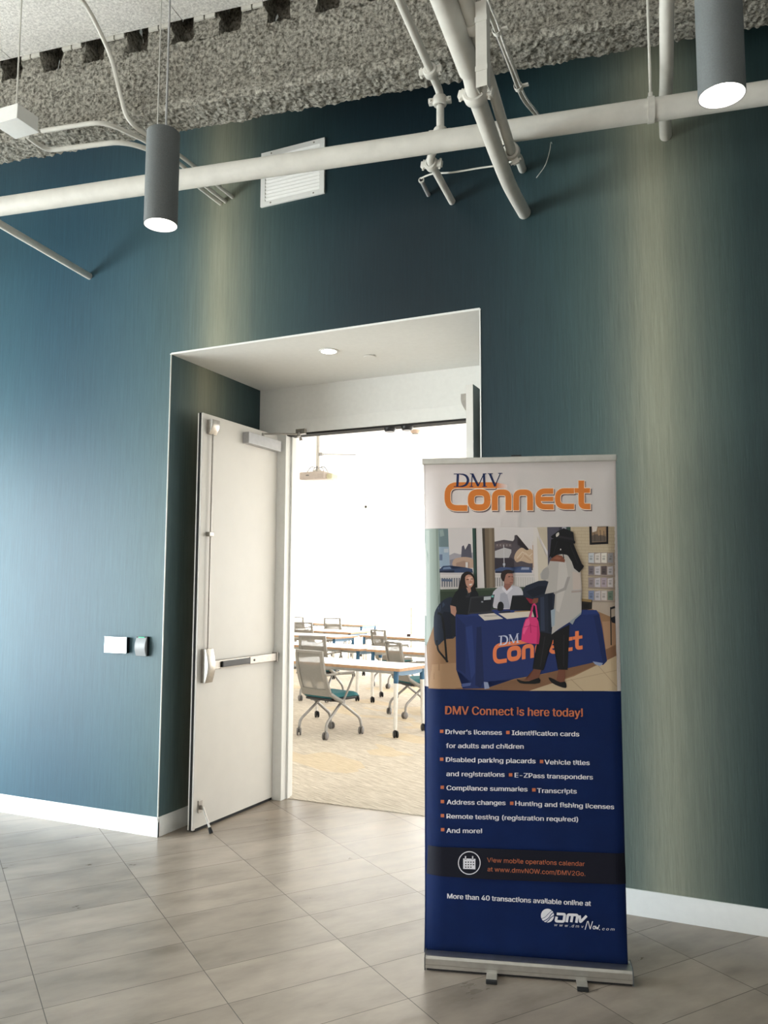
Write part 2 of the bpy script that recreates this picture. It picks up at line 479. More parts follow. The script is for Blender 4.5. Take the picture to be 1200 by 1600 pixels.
# door frame: jambs and head, proud of the wall
bm = bmesh.new()
box(bm, OX0 - 0.10, OX0, YB - 0.012, YB + 0.155, 0, OZ, 0.002)
box(bm, OX1, OX1 + 0.10, YB - 0.012, YB + 0.155, 0, OZ, 0.002)
box(bm, OX0 - 0.10, OX1 + 0.10, YB - 0.012, YB + 0.155, OZ, OZ + 0.10, 0.002)
box(bm, OX0, OX0 + 0.016, YB + 0.06, YB + 0.10, 0, OZ); box(bm, OX1 - 0.016, OX1, YB + 0.06, YB + 0.10, 0, OZ)
fr = struct(link('trim_1', bm, SEMI))
bm = bmesh.new(); box(bm, OX0, OX1, YB + 0.0, YB + 0.10, OZ - 0.014, OZ)
link('weather_seal', bm, RUBBER, fr)
for x in (-2.42, -2.28):
    bm = bmesh.new(); lathe(bm, [(0, 0), (0.034, 0), (0.046, 0.018), (0.046, 0.03), (0, 0.03)], 20, (x, YB + 0.045, OZ - 0.042))
    link('latch_strike', bm, BLACK, fr, True)
# plaster corner beads
bm = bmesh.new()
box(bm, XL - 0.003, XL + 0.001, D - 0.003, D + 0.006, 0.12, ZT); box(bm, XR - 0.002, XR + 0.005, D - 0.004, D + 0.008, 0.12, ZT)
box(bm, XL - 0.006, XR + 0.006, D - 0.004, D + 0.008, ZT - 0.002, ZT + 0.005)
struct(link('trim_2', bm, SEMI))
# baseboards with a bevelled top
def base_run(bm, p, q, h=0.122, th=0.014):
    p = Vector((*p, 0)); q = Vector((*q, 0)); d = (q - p); L = d.length; d.normalize(); n = Vector((d.y, -d.x, 0))
    prof = [(0, 0), (th, 0), (th, h - 0.028), (th * 0.75, h - 0.022), (th * 0.6, h - 0.004), (th * 0.35, h), (0, h)]
    a = [bm.verts.new(p + n * x + Vector((0, 0, z))) for x, z in prof]; b = [bm.verts.new(q + n * x + Vector((0, 0, z))) for x, z in prof]
    k = len(prof); bm.faces.new(a[::-1]); bm.faces.new(b)
    for i in range(k): bm.faces.new((a[i], a[(i + 1) % k], b[(i + 1) % k], b[i]))
bm = bmesh.new(); base_run(bm, (LWX, D), (XL + 0.014, D)); base_run(bm, (XR - 0.014, D), (4.0, D))
struct(link('baseboard_back', bm, SEMI, smooth=True))
bm = bmesh.new(); base_run(bm, (XL, D - 0.014), (XL, YB)); base_run(bm, (XR, YB), (XR, D - 0.014))
struct(link('baseboard_recess', bm, SEMI, smooth=True))
# lobby shell out of view: glazed left side, plain right side, front side opened for added fill light
LW_Y0, LW_Y1, LW_Z0, LW_Z1 = -3.9, 3.5, 0.10, 3.0
bm = bmesh.new()
box(bm, LWX - 0.2, LWX, -6, LW_Y0, 0, 5.34); box(bm, LWX - 0.2, LWX, LW_Y1, D, 0, 5.34)
box(bm, LWX - 0.2, LWX, LW_Y0, LW_Y1, 0, LW_Z0); box(bm, LWX - 0.2, LWX, LW_Y0, LW_Y1, LW_Z1, 5.34)
struct(link('wall_left', bm, WHITE))
bm = bmesh.new(); box(bm, 4.0, 4.2, -6, D, 0, 5.34); struct(link('wall_right', bm, mat('slate_blue_paint', (0.06, 0.075, 0.08), 0.6)))  # unseen wall, dark tone chosen to keep the recess side dark
bm = bmesh.new()
box(bm, LWX - 0.2, -6, -6.2, -6, 0, 5.34); box(bm, 3, 4.2, -6.2, -6, 0, 5.34); box(bm, -6, 3, -6.2, -6, 0, 0.1); box(bm, -6, 3, -6.2, -6, 2.9, 5.34)
struct(link('wall_front', bm, WHITE))


def window(name, pts_fn, w, h, n, frame_m, glass_m):
    """curtain wall of n bays; pts_fn maps (u, v, depth) to world"""
    def bx(bm, u0, u1, v0, v1, d0, d1):
        vs = [bm.verts.new(pts_fn(u, v, d)) for u in (u0, u1) for v in (v0, v1) for d in (d0, d1)]
        for f in [(0, 1, 3, 2), (4, 6, 7, 5), (0, 4, 5, 1), (2, 3, 7, 6), (0, 2, 6, 4), (1, 5, 7, 3)]: bm.faces.new([vs[i] for i in f])
    bm = bmesh.new()
    for i in range(n + 1):
        u = w * i / n; bx(bm, max(0, u - 0.03), min(w, u + 0.03), 0, h, -0.04, 0.06)
    for v in (0, h - 0.06): bx(bm, 0, w, v, v + 0.06, -0.04, 0.06)
    o = struct(link(name, bm, frame_m))
    bm = bmesh.new(); bx(bm, 0.01, w - 0.01, 0.01, h - 0.01, 0.005, 0.011)
    link('window_pane', bm, glass_m, o)
    return o


LGLASS = glassmat('tinted_lobby_glass', LOBBY_TINT); CGLASS = glassmat('clear_window_glass', (0.54, 0.54, 0.535), 0.04)
window('window_1', lambda u, v, d: (LWX - 0.1 - d, LW_Y0 + u, LW_Z0 + v), LW_Y1 - LW_Y0, LW_Z1 - LW_Z0, 5, ALU, LGLASS)
window('front_fill_window', lambda u, v, d: (-6 + u, -6.1 - d, 0.1 + v), 9.0, 2.8, 6, ALU, glassmat('front_fill_glass', FRONT_FILL_TINT))  # unseen glazing added to brighten the banner and lobby
# concrete deck with its seams
def at_beam(s, n, z):
    """point in the frame of the beam: s along it, n towards the viewer"""
    e = Vector((math.cos(BA), math.sin(BA), 0)); k = Vector((math.sin(BA), -math.cos(BA), 0))
    return Vector(BO) + e * s + k * n + Vector((0, 0, z))
BA = math.radians(7.5); BO = (-1.72, 3.805, 0)
bm = bmesh.new()
box(bm, -9, 5, -6.2, D, CEIL + 0.16, CEIL + 0.34)
for i in range(-7, 6):                      # sprayed soffit boards with open joints, stopping short of the beam
    s0, s1 = i * 1.22, i * 1.22 + 1.215
    P = [at_beam(s, n, z) for s in (s0, s1) for n in (0.098, 11.0) for z in (CEIL, CEIL + 0.03)]
    vs = [bm.verts.new(p) for p in P]
    for f in [(0, 1, 3, 2), (4, 6, 7, 5), (0, 4, 5, 1), (2, 3, 7, 6), (0, 2, 6, 4), (1, 5, 7, 3)]: bm.faces.new([vs[k] for k in f])
struct(link('ceiling', bm, DECK))

# steel beam under a rough fireproofing coat
def beam():
    ZB = 4.30
    prof = [(-0.004, ZB), (0.208, ZB), (0.214, ZB + 0.03), (0.205, ZB + 0.06), (0.17, ZB + 0.085), (0.095, ZB + 0.11), (0.065, ZB + 0.15), (0.058, 4.60), (0.068, CEIL - 0.135), (0.068, CEIL - 0.115), (-0.06, CEIL - 0.115), (-0.06, ZB + 0.12), (-0.004, ZB + 0.08)]
    # dense strip of points along the visible outline
    fine = []
    for (a, b) in zip(prof[:-2], prof[1:-1]):
        L = math.hypot(b[0] - a[0], b[1] - a[1]); k = max(1, int(L / 0.009))
        fine += [(a[0] + (b[0] - a[0]) * i / k, a[1] + (b[1] - a[1]) * i / k) for i in range(k)]
    fine += [prof[-2], prof[-1]]
    bm = bmesh.new(); rows = []
    S0, S1 = -4.9, 5.6; N = 1400
    for j in range(N + 1):
        s = S0 + (S1 - S0) * j / N
        row = []
        for (n, z) in fine:
            p = at_beam(s, n, z)
            q = p * 26.0
            d = noise.noise(q) * 0.006 + noise.noise(p * 55.0) * 0.011 + noise.noise(p * 6.0) * 0.008
            e = Vector((math.sin(BA), -math.cos(BA), 0))
            dirv = (e * (n - 0.10) * 1.6 + Vector((0, 0, (z - 4.5) * 0.8)))
            if z > ZB + 0.10: dirv = e if n > 0 else -e
            if z < ZB + 0.02: dirv = Vector((0, 0, -1)) + e * (1.0 if n > 0.19 else (-0.6 if n < 0.01 else 0))
            dirv.normalize()
            if z > CEIL - 0.12 and n < 0.05: d = 0
            row.append(bm.verts.new(p + dirv * d))
        rows.append(row)
    for a, b in zip(rows[:-1], rows[1:]):
        for i in range(len(a)):
            k = (i + 1) % len(a); bm.faces.new((a[i], b[i], b[k], a[k]))
    bm.faces.new(rows[0]); bm.faces.new(rows[-1][::-1])
    # plugs between the flutes of the deck, with open dark flutes between them
    for i in range(-15, 9):
        s = i * 0.305 + 0.06
        nx, nz = 5, 4
        w = 0.165
        for (u0, u1, n1, zz0, zz1) in [(s, s + w, 0.073, CEIL - 0.13, CEIL + 0.155), (s + w, s + 0.305, -0.055, CEIL - 0.13, CEIL + 0.155)]:
            P = []
            K = 8
            g = [[None] * (K + 1) for _ in range(K + 1)]
            for a in range(K + 1):
                for b in range(K + 1):
                    p = at_beam(u0 + (u1 - u0) * a / K, n1, zz0 + (zz1 - zz0) * b / K)
                    jit = 0.028 if a in (0, K) else 0.012
                    p += Vector((noise.noise(p * 22) * jit, noise.noise(p * 31) * 0.022, 0))
                    g[a][b] = bm.verts.new(p)
            for a in range(K):
                for b in range(K): bm.faces.new((g[a][b], g[a + 1][b], g[a + 1][b + 1], g[a][b + 1]))
            if n1 > 0:
                for a in (0, K):
                    bk = [bm.verts.new(v.co + Vector((-math.sin(BA), math.cos(BA), 0)) * 0.14) for v in g[a]]
                    for b in range(K): bm.faces.new((g[a][b], g[a][b + 1], bk[b + 1], bk[b]))
    return struct(link('ceiling_beam', bm, FIRE, smooth=True, angle=70))
beam()
# edge closure tabs of the deck over the plugs
bm = bmesh.new()
for i in range(-15, 9):
    s = i * 0.305 + 0.075
    for (a, b) in ((0.0, 0.062), (0.072, 0.135)):
        P = [at_beam(s + u, n, z) for u in (a, b) for n in (0.083, 0.095) for z in (CEIL - 0.022, CEIL + 0.02)]
        vs = [bm.verts.new(p) for p in P]
        for f in [(0, 1, 3, 2), (4, 6, 7, 5), (0, 4, 5, 1), (2, 3, 7, 6), (0, 2, 6, 4), (1, 5, 7, 3)]: bm.faces.new([vs[k] for k in f])
struct(link('trim_3', bm, PIPE))

# classroom shell
CC = 4.0
bm = bmesh.new()
box(bm, -15.2, -15.0, YB, FARY + 0.5, 0, 4.3)
struct(link('wall_far_left', bm, WHITE))
bm = bmesh.new()
box(bm, 3.4, 3.6, YB, 6.2, 0, 4.3); box(bm, 3.4, 3.6, 18.2, FARY + 0.5, 0, 4.3); box(bm, 3.4, 3.6, 6.2, 18.2, 0, 0.12); box(bm, 3.4, 3.6, 6.2, 18.2, 3.78, 4.3)
struct(link('wall_far_right', bm, WHITE))
bm = bmesh.new(); box(bm, -15, 3.6, YB + 0.14, FARY + 0.5, CC, CC + 0.15); struct(link('ceiling_classroom', bm, WHITE))
bm = bmesh.new()
box(bm, -15, -14, FARY, FARY + 0.3, 0, CC); box(bm, 3, 3.6, FARY, FARY + 0.3, 0, CC); box(bm, -14, 3, FARY, FARY + 0.3, 0, 0.12)
box(bm, -14, 3, FARY, FARY + 0.3, 3.78, CC)
struct(link('wall_far', bm, WHITE))
window('window_2', lambda u, v, d: (-14 + u, FARY + 0.08 + d, 0.12 + v), 17.0, 3.66, 7, SEMI, CGLASS)
window('side_fill_window', lambda u, v, d: (3.48 + d, 6.2 + u, 0.12 + v), 12.0, 3.66, 5, SEMI, glassmat('side_fill_glass', (0.20, 0.195, 0.185), 0.04))  # unseen side glazing added so that light reaches the doors

# ------------------------------------------------------------------ double doors
def door_leaf(name, side):
    """leaf standing open at a right angle to its frame. origin at the hinge foot; the push face looks to +x * side"""
    L, T, Z0, Z1 = 0.935, 0.044, 0.012, 2.806
    root = bpy.data.objects.new(name, None); C.objects.link(root); root['kind'] = 'structure'
    sg = side
    def bx(bm, x0, x1, y0, y1, z0, z1, bev=0.0, mi=0):
        a, b = sorted((x0 * sg, x1 * sg)); return box(bm, a, b, y0, y1, z0, z1, bev, mi)
    # x: 0 = push face, negative = towards the reveal ; y: -L free edge .. 0 hinge
    bm = bmesh.new(); bx(bm, -T, 0, -L, 0, Z0, Z1, 0.0015); link('leaf', bm, DOORW, root)
    if side > 0:
        bm = bmesh.new(); bx(bm, -0.030, -0.014, -L - 0.004, -L + 0.002, Z0, Z1); link('edge_seal', bm, RUBBER, root)
    # bottom sweep
    bm = bmesh.new(); bx(bm, -0.032, 0.001, -L + 0.02, -0.01, 0.004, 0.02); link('door_sweep', bm, RUBBER, root)
    # rounded covers over latch and centre case: bulging outline in y, front curved in z
    def cover(bm, y0, y1, z0, z1, dep, taper_bottom=False):
        K = 10; rows = []
        for i in range(K + 1):
            f = i / K; z = z0 + (z1 - z0) * f
            if taper_bottom: d = dep * (0.45 + 0.55 * math.sin(min(1, f * 1.35) * PI / 2))
            else: d = dep * (0.62 + 0.38 * math.sin(f * PI))
            yy0, yy1 = y0, y1
            rows.append([bm.verts.new((x * sg, y, z)) for x, y in [(0, yy0), (d * 0.9, yy0), (d, yy0 + 0.012), (d, yy1 - 0.006), (d * 0.93, yy1), (0, yy1)]])
        for a, b in zip(rows[:-1], rows[1:]):
            for k in range(6): bm.faces.new((a[k], a[(k + 1) % 6], b[(k + 1) % 6], b[k]))
        bm.faces.new(rows[0]); bm.faces.new(rows[-1][::-1])
    bm = bmesh.new(); cover(bm, -L + 0.045, -L + 0.125, 2.665, 2.765, 0.052, True); link('top_latch', bm, STEEL, root, True)
    bm = bmesh.new(); tube(bm, [(0.022 * sg, -L + 0.085, 1.185), (0.022 * sg, -L + 0.085, 2.68)], 0.0065, 10); rod = link('vertical_rod', bm, STEEL, root, True)
    bm = bmesh.new(); bx(bm, 0.0, 0.034, -L + 0.062, -L + 0.108, 1.955, 1.985, 0.003); link('rod_guide', bm, STEEL, rod)
    bm = bmesh.new(); cover(bm, -L + 0.045, -L + 0.125, 0.965, 1.19, 0.062); link('lock_case', bm, STEEL, root, True)
    bm = bmesh.new(); bx(bm, 0.012, 0.042, -L + 0.125, -0.022, 1.048, 1.106, 0.004); pb = link('panic_bar', bm, STEEL, root)
    bm = bmesh.new(); bx(bm, 0.030, 0.058, -0.725, -0.395, 1.056, 1.098, 0.006); link('push_pad', bm, BLACK, pb)
    bm = bmesh.new(); bx(bm, 0.028, 0.050, -0.39, -0.26, 1.052, 1.102, 0.003); link('end_plate', bm, STEEL, pb)
    bm = bmesh.new(); lathe(bm, [(0, 0), (0.008, 0), (0.008, 0.004), (0, 0.004)], 12)
    bmesh.ops.transform(bm, matrix=Matrix.Translation((0.050 * sg, -0.34, 1.077)) @ Matrix.Rotation(PI / 2 * sg, 4, 'Y'), verts=bm.verts)
    link('key_cylinder', bm, BLACK, pb)
    bm = bmesh.new(); bx(bm, 0.0, 0.048, -0.034, -0.018, 1.042, 1.112, 0.003); link('end_bracket', bm, STEEL, pb)
    # closer with its arm to the frame head
    bm = bmesh.new(); bx(bm, 0.0, 0.056, -0.47, -0.035, 2.668, 2.752, 0.004); cl = link('door_closer', bm, CLOSERGREY, root)
    bm = bmesh.new()
    tube(bm, [(0.03 * sg, -0.25, 2.752), (0.03 * sg, -0.25, 2.782)], 0.011, 10)
    tube(bm, [(0.03 * sg, -0.25, 2.776), (0.225 * sg, -0.05, 2.792)], 0.0075, 8)
    tube(bm, [(0.225 * sg, -0.05, 2.772), (0.225 * sg, -0.05, 2.806)], 0.014, 10)
    tube(bm, [(0.235 * sg, -0.045, 2.770), (0.240 * sg, -0.040, 2.742)], [0.010, 0.013], 10)
    bx(bm, 0.19, 0.27, -0.042, -0.013, 2.795, 2.835)
    link('closer_arm', bm, STEEL, cl, True)
    # hinges
    for z in (0.25, 1.0, 1.8, 2.6):
        bm = bmesh.new(); tube(bm, [(0.004 * sg, 0.004, z - 0.055), (0.004 * sg, 0.004, z + 0.055)], 0.0065, 8); link('hinge', bm, STEEL, root, True)
    # kick-down holder at the foot of the free edge
    if side > 0:
        bm = bmesh.new(); bx(bm, 0, 0.008, -L + 0.045, -L + 0.085, 0.115, 0.195, 0.002); bx(bm, 0.008, 0.03, -L + 0.058, -L + 0.075, 0.135, 0.165, 0.002)
        h = link('kick_down_holder', bm, STEEL, root)
        bm = bmesh.new(); tube(bm, [(0.026 * sg, -L + 0.066, 0.152), (0.105 * sg, -L + 0.045, 0.028)], 0.007, 10); link('holder_arm', bm, STEEL, h, True)
        bm = bmesh.new(); tube(bm, [(0.101 * sg, -L + 0.046, 0.036), (0.118 * sg, -L + 0.042, 0.003)], [0.011, 0.014], 12); link('rubber_foot', bm, RUBBER, h, True)
    return root


DOORW = mat('white_door_paint', (0.72, 0.695, 0.655), 0.38, noise_amt=0.015, noise_scale=8)
d1 = door_leaf('door_1', 1); d1.location = (-3.368, 5.397, 0); d1.rotation_euler = (0, 0, math.radians(-1.4))
d1['label'] = 'left white door leaf standing open with steel panic bar and black push pad'
d2 = door_leaf('door_2', -1); d2.location = (-1.489, 5.397, 0)
d2['label'] = 'right white door leaf seen edge on behind the banner'
for d in (d1, d2): d['category'] = 'door'

# ------------------------------------------------------------------ recess ceiling fittings
GLOW = emit('downlight_glow', (1.0, 0.93, 0.82, 1), DOWNLIGHT)


def recess_light(x, y):
    t = thing('downlight', 'round recessed downlight glowing in the white ceiling above the doors', 'lamp', (x, y, ZT))
    bm = bmesh.new(); lathe(bm, [(0.055, -0.001), (0.066, -0.001), (0.068, -0.004), (0.062, -0.007), (0.052, -0.006), (0.052, 0.0), (0.055, -0.001)], 28); link('trim_ring', bm, WHITE, t, True)
    bm = bmesh.new(); lathe(bm, [(0, -0.0055), (0.052, -0.0055), (0.052, -0.003), (0, -0.003)], 28); link('lens', bm, GLOW, t)


recess_light(-2.52, 4.66)
t = thing('sprinkler_cover', 'small flat white sprinkler cover plate in the ceiling above the doors', 'sprinkler', (-2.32, 4.88, ZT))
bm = bmesh.new(); lathe(bm, [(0, -0.009), (0.038, -0.009), (0.041, -0.006), (0.041, -0.0035), (0, -0.0035)], 28); link('cover_plate', bm, WHITE, t, True)
bm = bmesh.new(); lathe(bm, [(0.03, -0.0035), (0.034, -0.0035), (0.034, 0.0), (0.03, 0.0), (0.03, -0.0035)], 20); link('cup', bm, STEEL, t)

# ------------------------------------------------------------------ wall devices on the left
t = thing('push_plate', 'square polished steel door opener plate on the blue wall left of the doorway', 'switch', (-3.921, D, 1.216))
bm = bmesh.new(); box(bm, -0.094, 0.094, -0.026, 0.0, -0.052, 0.052, 0.002); link('back_box', bm, BLACK, t)  # black colour stands in for the shaded side of the plate
bm = bmesh.new(); box(bm, -0.096, 0.096, -0.033, -0.0265, -0.054, 0.054, 0.002)
link('face_plate', bm, mat('polished_plate', (0.86, 0.87, 0.88), 0.22, metal=1.0, noise_amt=0.01), t)
t = thing('card_reader', 'small dark grey card reader with green light beside the steel plate', 'card reader', (-3.705, D, 1.213))
bm = bmesh.new(); box(bm, -0.048, 0.048, -0.024, 0.0, -0.064, 0.064, 0.004); link('reader_body', bm, BLACK, t)
bm = bmesh.new()
rows = []
for i in range(13):
    z = -0.063 + 0.118 * i / 12; d = 0.026 + 0.016 * math.sin(i / 12 * PI)
    rows.append([bm.verts.new(p) for p in ((-0.046, -0.02, z), (-0.046, -d + 0.004, z), (-0.042, -d, z), (0.042, -d, z), (0.046, -d + 0.004, z), (0.046, -0.02, z))])
for a, b in zip(rows[:-1], rows[1:]):
    for k in range(6): bm.faces.new((a[k], a[(k + 1) % 6], b[(k + 1) % 6], b[k]))
bm.faces.new(rows[0]); bm.faces.new(rows[-1])
link('reader_cover', bm, mat('grey_reader_cover', (0.30, 0.31, 0.32), 0.4), t, True)
bm = bmesh.new(); box(bm, -0.024, 0.024, -0.030, -0.02, 0.0565, 0.063, 0.001); link('status_light', bm, emit('green_led', (0.25, 0.9, 0.6, 1), 0.9), t)
# small door stop on the dark reveal
bm = bmesh.new(); lathe(bm, [(0, 0), (0.03, 0), (0.03, 0.012), (0.022, 0.03), (0.022, 0.045), (0, 0.05)], 20)
bmesh.ops.transform(bm, matrix=Matrix.Translation((XL, 4.64, 1.02)) @ Matrix.Rotation(PI / 2, 4, 'Y'), verts=bm.verts)
tag(link('door_stop', bm, RUBBER, smooth=True), 'round black door stop on the dark side of the recess behind the open door', 'door stop')

# ------------------------------------------------------------------ air grille
t = thing('air_grille', 'white louvred air grille high on the dark wall behind the long pipe', 'vent', (-2.601, D, 4.278), 0)
W2, H2 = 0.2375, 0.185
bm = bmesh.new()
for a in ((-W2, W2, H2 - 0.032, H2), (-W2, W2, -H2, -H2 + 0.032), (-W2, -W2 + 0.034, -H2 + 0.032, H2 - 0.032), (W2 - 0.034, W2, -H2 + 0.032, H2 - 0.032)):
    box(bm, a[0], a[1], -0.014, 0.0, a[2], a[3])
link('grille_frame', bm, SEMI, t)
bm = bmesh.new(); box(bm, -W2 + 0.034, W2 - 0.034, -0.002, 0.0, -H2 + 0.032, H2 - 0.032); link('duct_back', bm, BLACK, t)
for i in range(13):
    z = -H2 + 0.044 + i * 0.0237
    bm = bmesh.new(); prism(bm, [(-0.0015, z - 0.012), (-0.003, z - 0.0135), (-0.0145, z + 0.007), (-0.0145, z + 0.010)], -W2 + 0.035, W2 - 0.035, 'yz'); link('louvre', bm, SEMI, t)
for x in (-0.16, 0.16):
    for z in (-H2 + 0.016, H2 - 0.016):
        bm = bmesh.new(); lathe(bm, [(0, 0), (0.006, 0), (0.004, 0.003), (0, 0.003)], 10)
        bmesh.ops.transform(bm, matrix=Matrix.Translation((x, -0.014, z)) @ Matrix.Rotation(PI / 2, 4, 'X'), verts=bm.verts); link('screw', bm, STEEL, t)

# ------------------------------------------------------------------ pipes under the ceiling
def pipe_thing(name, label, pts, r, group=None, fil=0.08, seg=20, m=None):
    P = fillet(pts, fil) if fil else [Vector(p) for p in pts]
    t = thing(name, label, 'pipe', P[-1], 0, group)
    bm = bmesh.new(); tube(bm, [p - P[-1] for p in P], r, seg); link('pipe_run', bm, m or PIPE, t, True)
    return t, P[-1]


def coupling(t, org, p, axis, r, ang=0.0, name='coupling'):
    """grooved coupling: a ring in two halves with bolted ears"""
    ax = Vector(axis).normalized(); q = Vector((0, 0, 1)).rotation_difference(ax).to_matrix().to_4x4()
    bm = bmesh.new()
    lathe(bm, [(r, -0.024), (r + 0.012, -0.024), (r + 0.017, -0.014), (r + 0.017, 0.014), (r + 0.012, 0.024), (r, 0.024)], 24)
    for s in (-1, 1):
        box(bm, s * (r + 0.024) - 0.016, s * (r + 0.024) + 0.016, -0.017, 0.017, -0.013, 0.013, 0.004)
        tube(bm, [(s * (r + 0.028), -0.028, 0), (s * (r + 0.028), 0.028, 0)], 0.006, 8)
    bmesh.ops.transform(bm, matrix=Matrix.Translation(Vector(p) - org) @ q @ Matrix.Rotation(ang, 4, 'Z'), verts=bm.verts)
    link(name, bm, PIPE, t, True)


m0 = Vector((-1.597, 3.515, 3.80)); md = Vector((math.cos(math.radians(8.75)), math.sin(math.radians(8.75)), 0))
PA, PB = m0 + md * -5.2, m0 + md * 4.4
t, org = pipe_thing('sprinkler_main', 'thick white horizontal pipe running across the whole dark wall', [PA, m0, PB], 0.0525, fil=0, seg=28)
hp = m0 + md * 1.277
bm = bmesh.new()
q = Vector((0, 0, 1)).rotation_difference(md).to_matrix().to_4x4()
lathe(bm, [(0.053, -0.015), (0.0585, -0.015), (0.0585, 0.015), (0.053, 0.015)], 24)
bmesh.ops.transform(bm, matrix=Matrix.Translation(hp - org) @ q, verts=bm.verts)
box(bm, hp.x - org.x - 0.010, hp.x - org.x + 0.010, hp.y - org.y - 0.006, hp.y - org.y + 0.006, 0.045, 0.085, 0.002)
hg = link('pipe_hanger', bm, PIPE, t, True)
bm = bmesh.new(); tube(bm, [hp - org + Vector((0, 0, 0.06)), Vector((hp.x, hp.y, CEIL + 0.05)) - org], 0.0065, 8); link('hanger_rod', bm, PIPE, hg, True)

# the thick conduit that bends down to the wall, with a wider sleeve on its upper run
A_ = [(-0.905, 2.2, 3.74), (-0.938, 2.719, 3.70), (-0.951, 2.925, 3.68), (-0.966, 3.05, 3.655), (-0.990, 3.303, 3.645), (-1.019, 3.578, 3.65), (-1.060, 3.926, 3.685), (-1.082, 4.305, 3.715)]
t, org = pipe_thing('wall_conduit', 'longest white pipe curving down in front of the horizontal pipe into the wall', catmull(A_, 8), 0.037, 'white stub pipes entering the dark wall', 0)
bm = bmesh.new(); tube(bm, [Vector(p) - org for p in A_[:3]], 0.0455, 20); link('sleeve', bm, PIPE, t, True)
coupling(t, org, A_[3], (0, 1, -0.15), 0.037, 0.2, 'strap')
C_ = [(-0.845, 2.35, 3.76), (-0.878, 2.740, 3.73), (-0.898, 2.965, 3.71), (-0.913, 3.132, 3.695), (-0.93, 3.30, 3.685), (-0.945, 3.46, 3.68), (-0.97, 3.62, 3.70), (-1.0, 3.79, 3.77), (-1.035, 4.00, 3.875), (-1.09, 4.305, 3.975)]
t, org = pipe_thing('wall_conduit', 'thinner white pipe right of the longest one, strapped as it bends into the wall', catmull(C_, 8), 0.023, 'white stub pipes entering the dark wall', 0)
bm = bmesh.new(); tube(bm, [Vector(p) - org for p in C_[:2]], 0.030, 18); link('sleeve', bm, PIPE, t, True)
coupling(t, org, C_[1], (0, 1, -0.1), 0.024, 0.2, 'strap')
coupling(t, org, C_[6], (-0.1, 1, 0.3), 0.024, 1.3, 'strap')
D_ = [(-1.513, 4.305, 3.868), (-1.467, 3.80, 3.868), (-1.40, 3.80, 3.95), (-1.40, 3.80, 4.22), (-1.33, 3.0, 4.24), (-1.26, 2.3, 4.26)]
t, org = pipe_thing('wall_conduit', 'white pipe with four bolted couplings rising behind the horizontal pipe', D_[::-1], 0.0205, 'white stub pipes entering the dark wall', 0.05)
coupling(t, org, (-1.472, 3.86, 3.868), (0.05, 1, 0), 0.021, 0.1)
coupling(t, org, (-1.40, 3.80, 3.995), (0, 0, 1), 0.021, 0.2)
coupling(t, org, (-1.40, 3.795, 4.17), (0, 0, 1), 0.021, 0.2)
coupling(t, org, (-1.385, 3.62, 4.225), (0.08, -1, 0), 0.021, 0.1)
E_ = [(-0.10, 2.7, 4.70), (-0.235, 3.45, 4.12), (-0.268, 3.80, 4.0), (-0.300, 4.05, 3.99), (-0.318, 4.305, 3.99)]
t, org = pipe_thing('wall_conduit', 'white pipe bending into the wall beside the hanger strap on the right', E_, 0.031, 'white stub pipes entering the dark wall', 0.14)
F_ = [(-4.02, 2.2, 3.865), (-4.10, 2.724, 3.865), (-4.193, 3.422, 3.865), (-4.313, 4.305, 3.865)]
t, org = pipe_thing('wall_conduit', 'straight white pipe entering the wall below the horizontal pipe at the far left', F_, 0.024, 'white stub pipes entering the dark wall', 0)
# conduits around the junction box
G1 = [(-3.715, 3.185, 4.20), (-3.735, 3.345, 4.20), (-3.25, 3.45, 4.20), (-3.15, 3.60, 4.20), (-3.152, 3.847, 4.19), (-3.165, 4.305, 4.19)]
pipe_thing('conduit', 'thin white conduit bending from the ceiling box past the lamp and into the wall', G1, 0.0145, 'thin conduits by the ceiling box', 0.09, 12)
G2 = [(-3.595, 3.178, 4.20), (-3.20, 3.25, 4.20), (-3.115, 3.52, 4.20), (-3.10, 3.82, 4.20), (-3.12, 4.05, 4.195), (-3.125, 4.305, 4.195)]
pipe_thing('conduit', 'thin white conduit crossing the beam from the ceiling box to behind the grey lamp', G2, 0.0125, 'thin conduits by the ceiling box', 0.09, 12)
G3 = [(-3.15, 2.6, 4.835), (-3.245, 3.14, 4.83), (-3.27, 3.36, 4.68), (-3.20, 3.36, 4.45), (-3.13, 3.36, 4.235), (-3.09, 3.56, 4.225), (-3.06, 3.75, 4.22), (-3.07, 4.305, 4.215)]
pipe_thing('conduit', 'thin white conduit dropping from the ceiling down the face of the rough beam', G3, 0.0125, 'thin conduits by the ceiling box', 0.10, 12)
t = thing('junction_box', 'white electrical box hung on a rod under the ceiling in the upper left corner', 'electrical box', (-3.70, 3.095, 4.20), math.radians(2))
bm = bmesh.new(); box(bm, -0.085, 0.085, -0.075, 0.075, 0.0, 0.085, 0.004); link('box_body', bm, SEMI, t)
bm = bmesh.new(); box(bm, -0.09, 0.09, -0.08, 0.08, -0.006, 0.0, 0.002); link('cover_plate', bm, SEMI, t)
bm = bmesh.new(); tube(bm, [(0.06, -0.06, 0.085), (0.06, -0.06, CEIL - 4.20)], 0.0045, 8); link('hanger_rod', bm, PIPE, t, True)
bm = bmesh.new(); tube(bm, [(-0.08, 0, 0.04), (-0.5, -0.22, 0.05), (-1.4, -0.75, 0.06)], 0.0145, 12); link('conduit_stub', bm, PIPE, t, True)
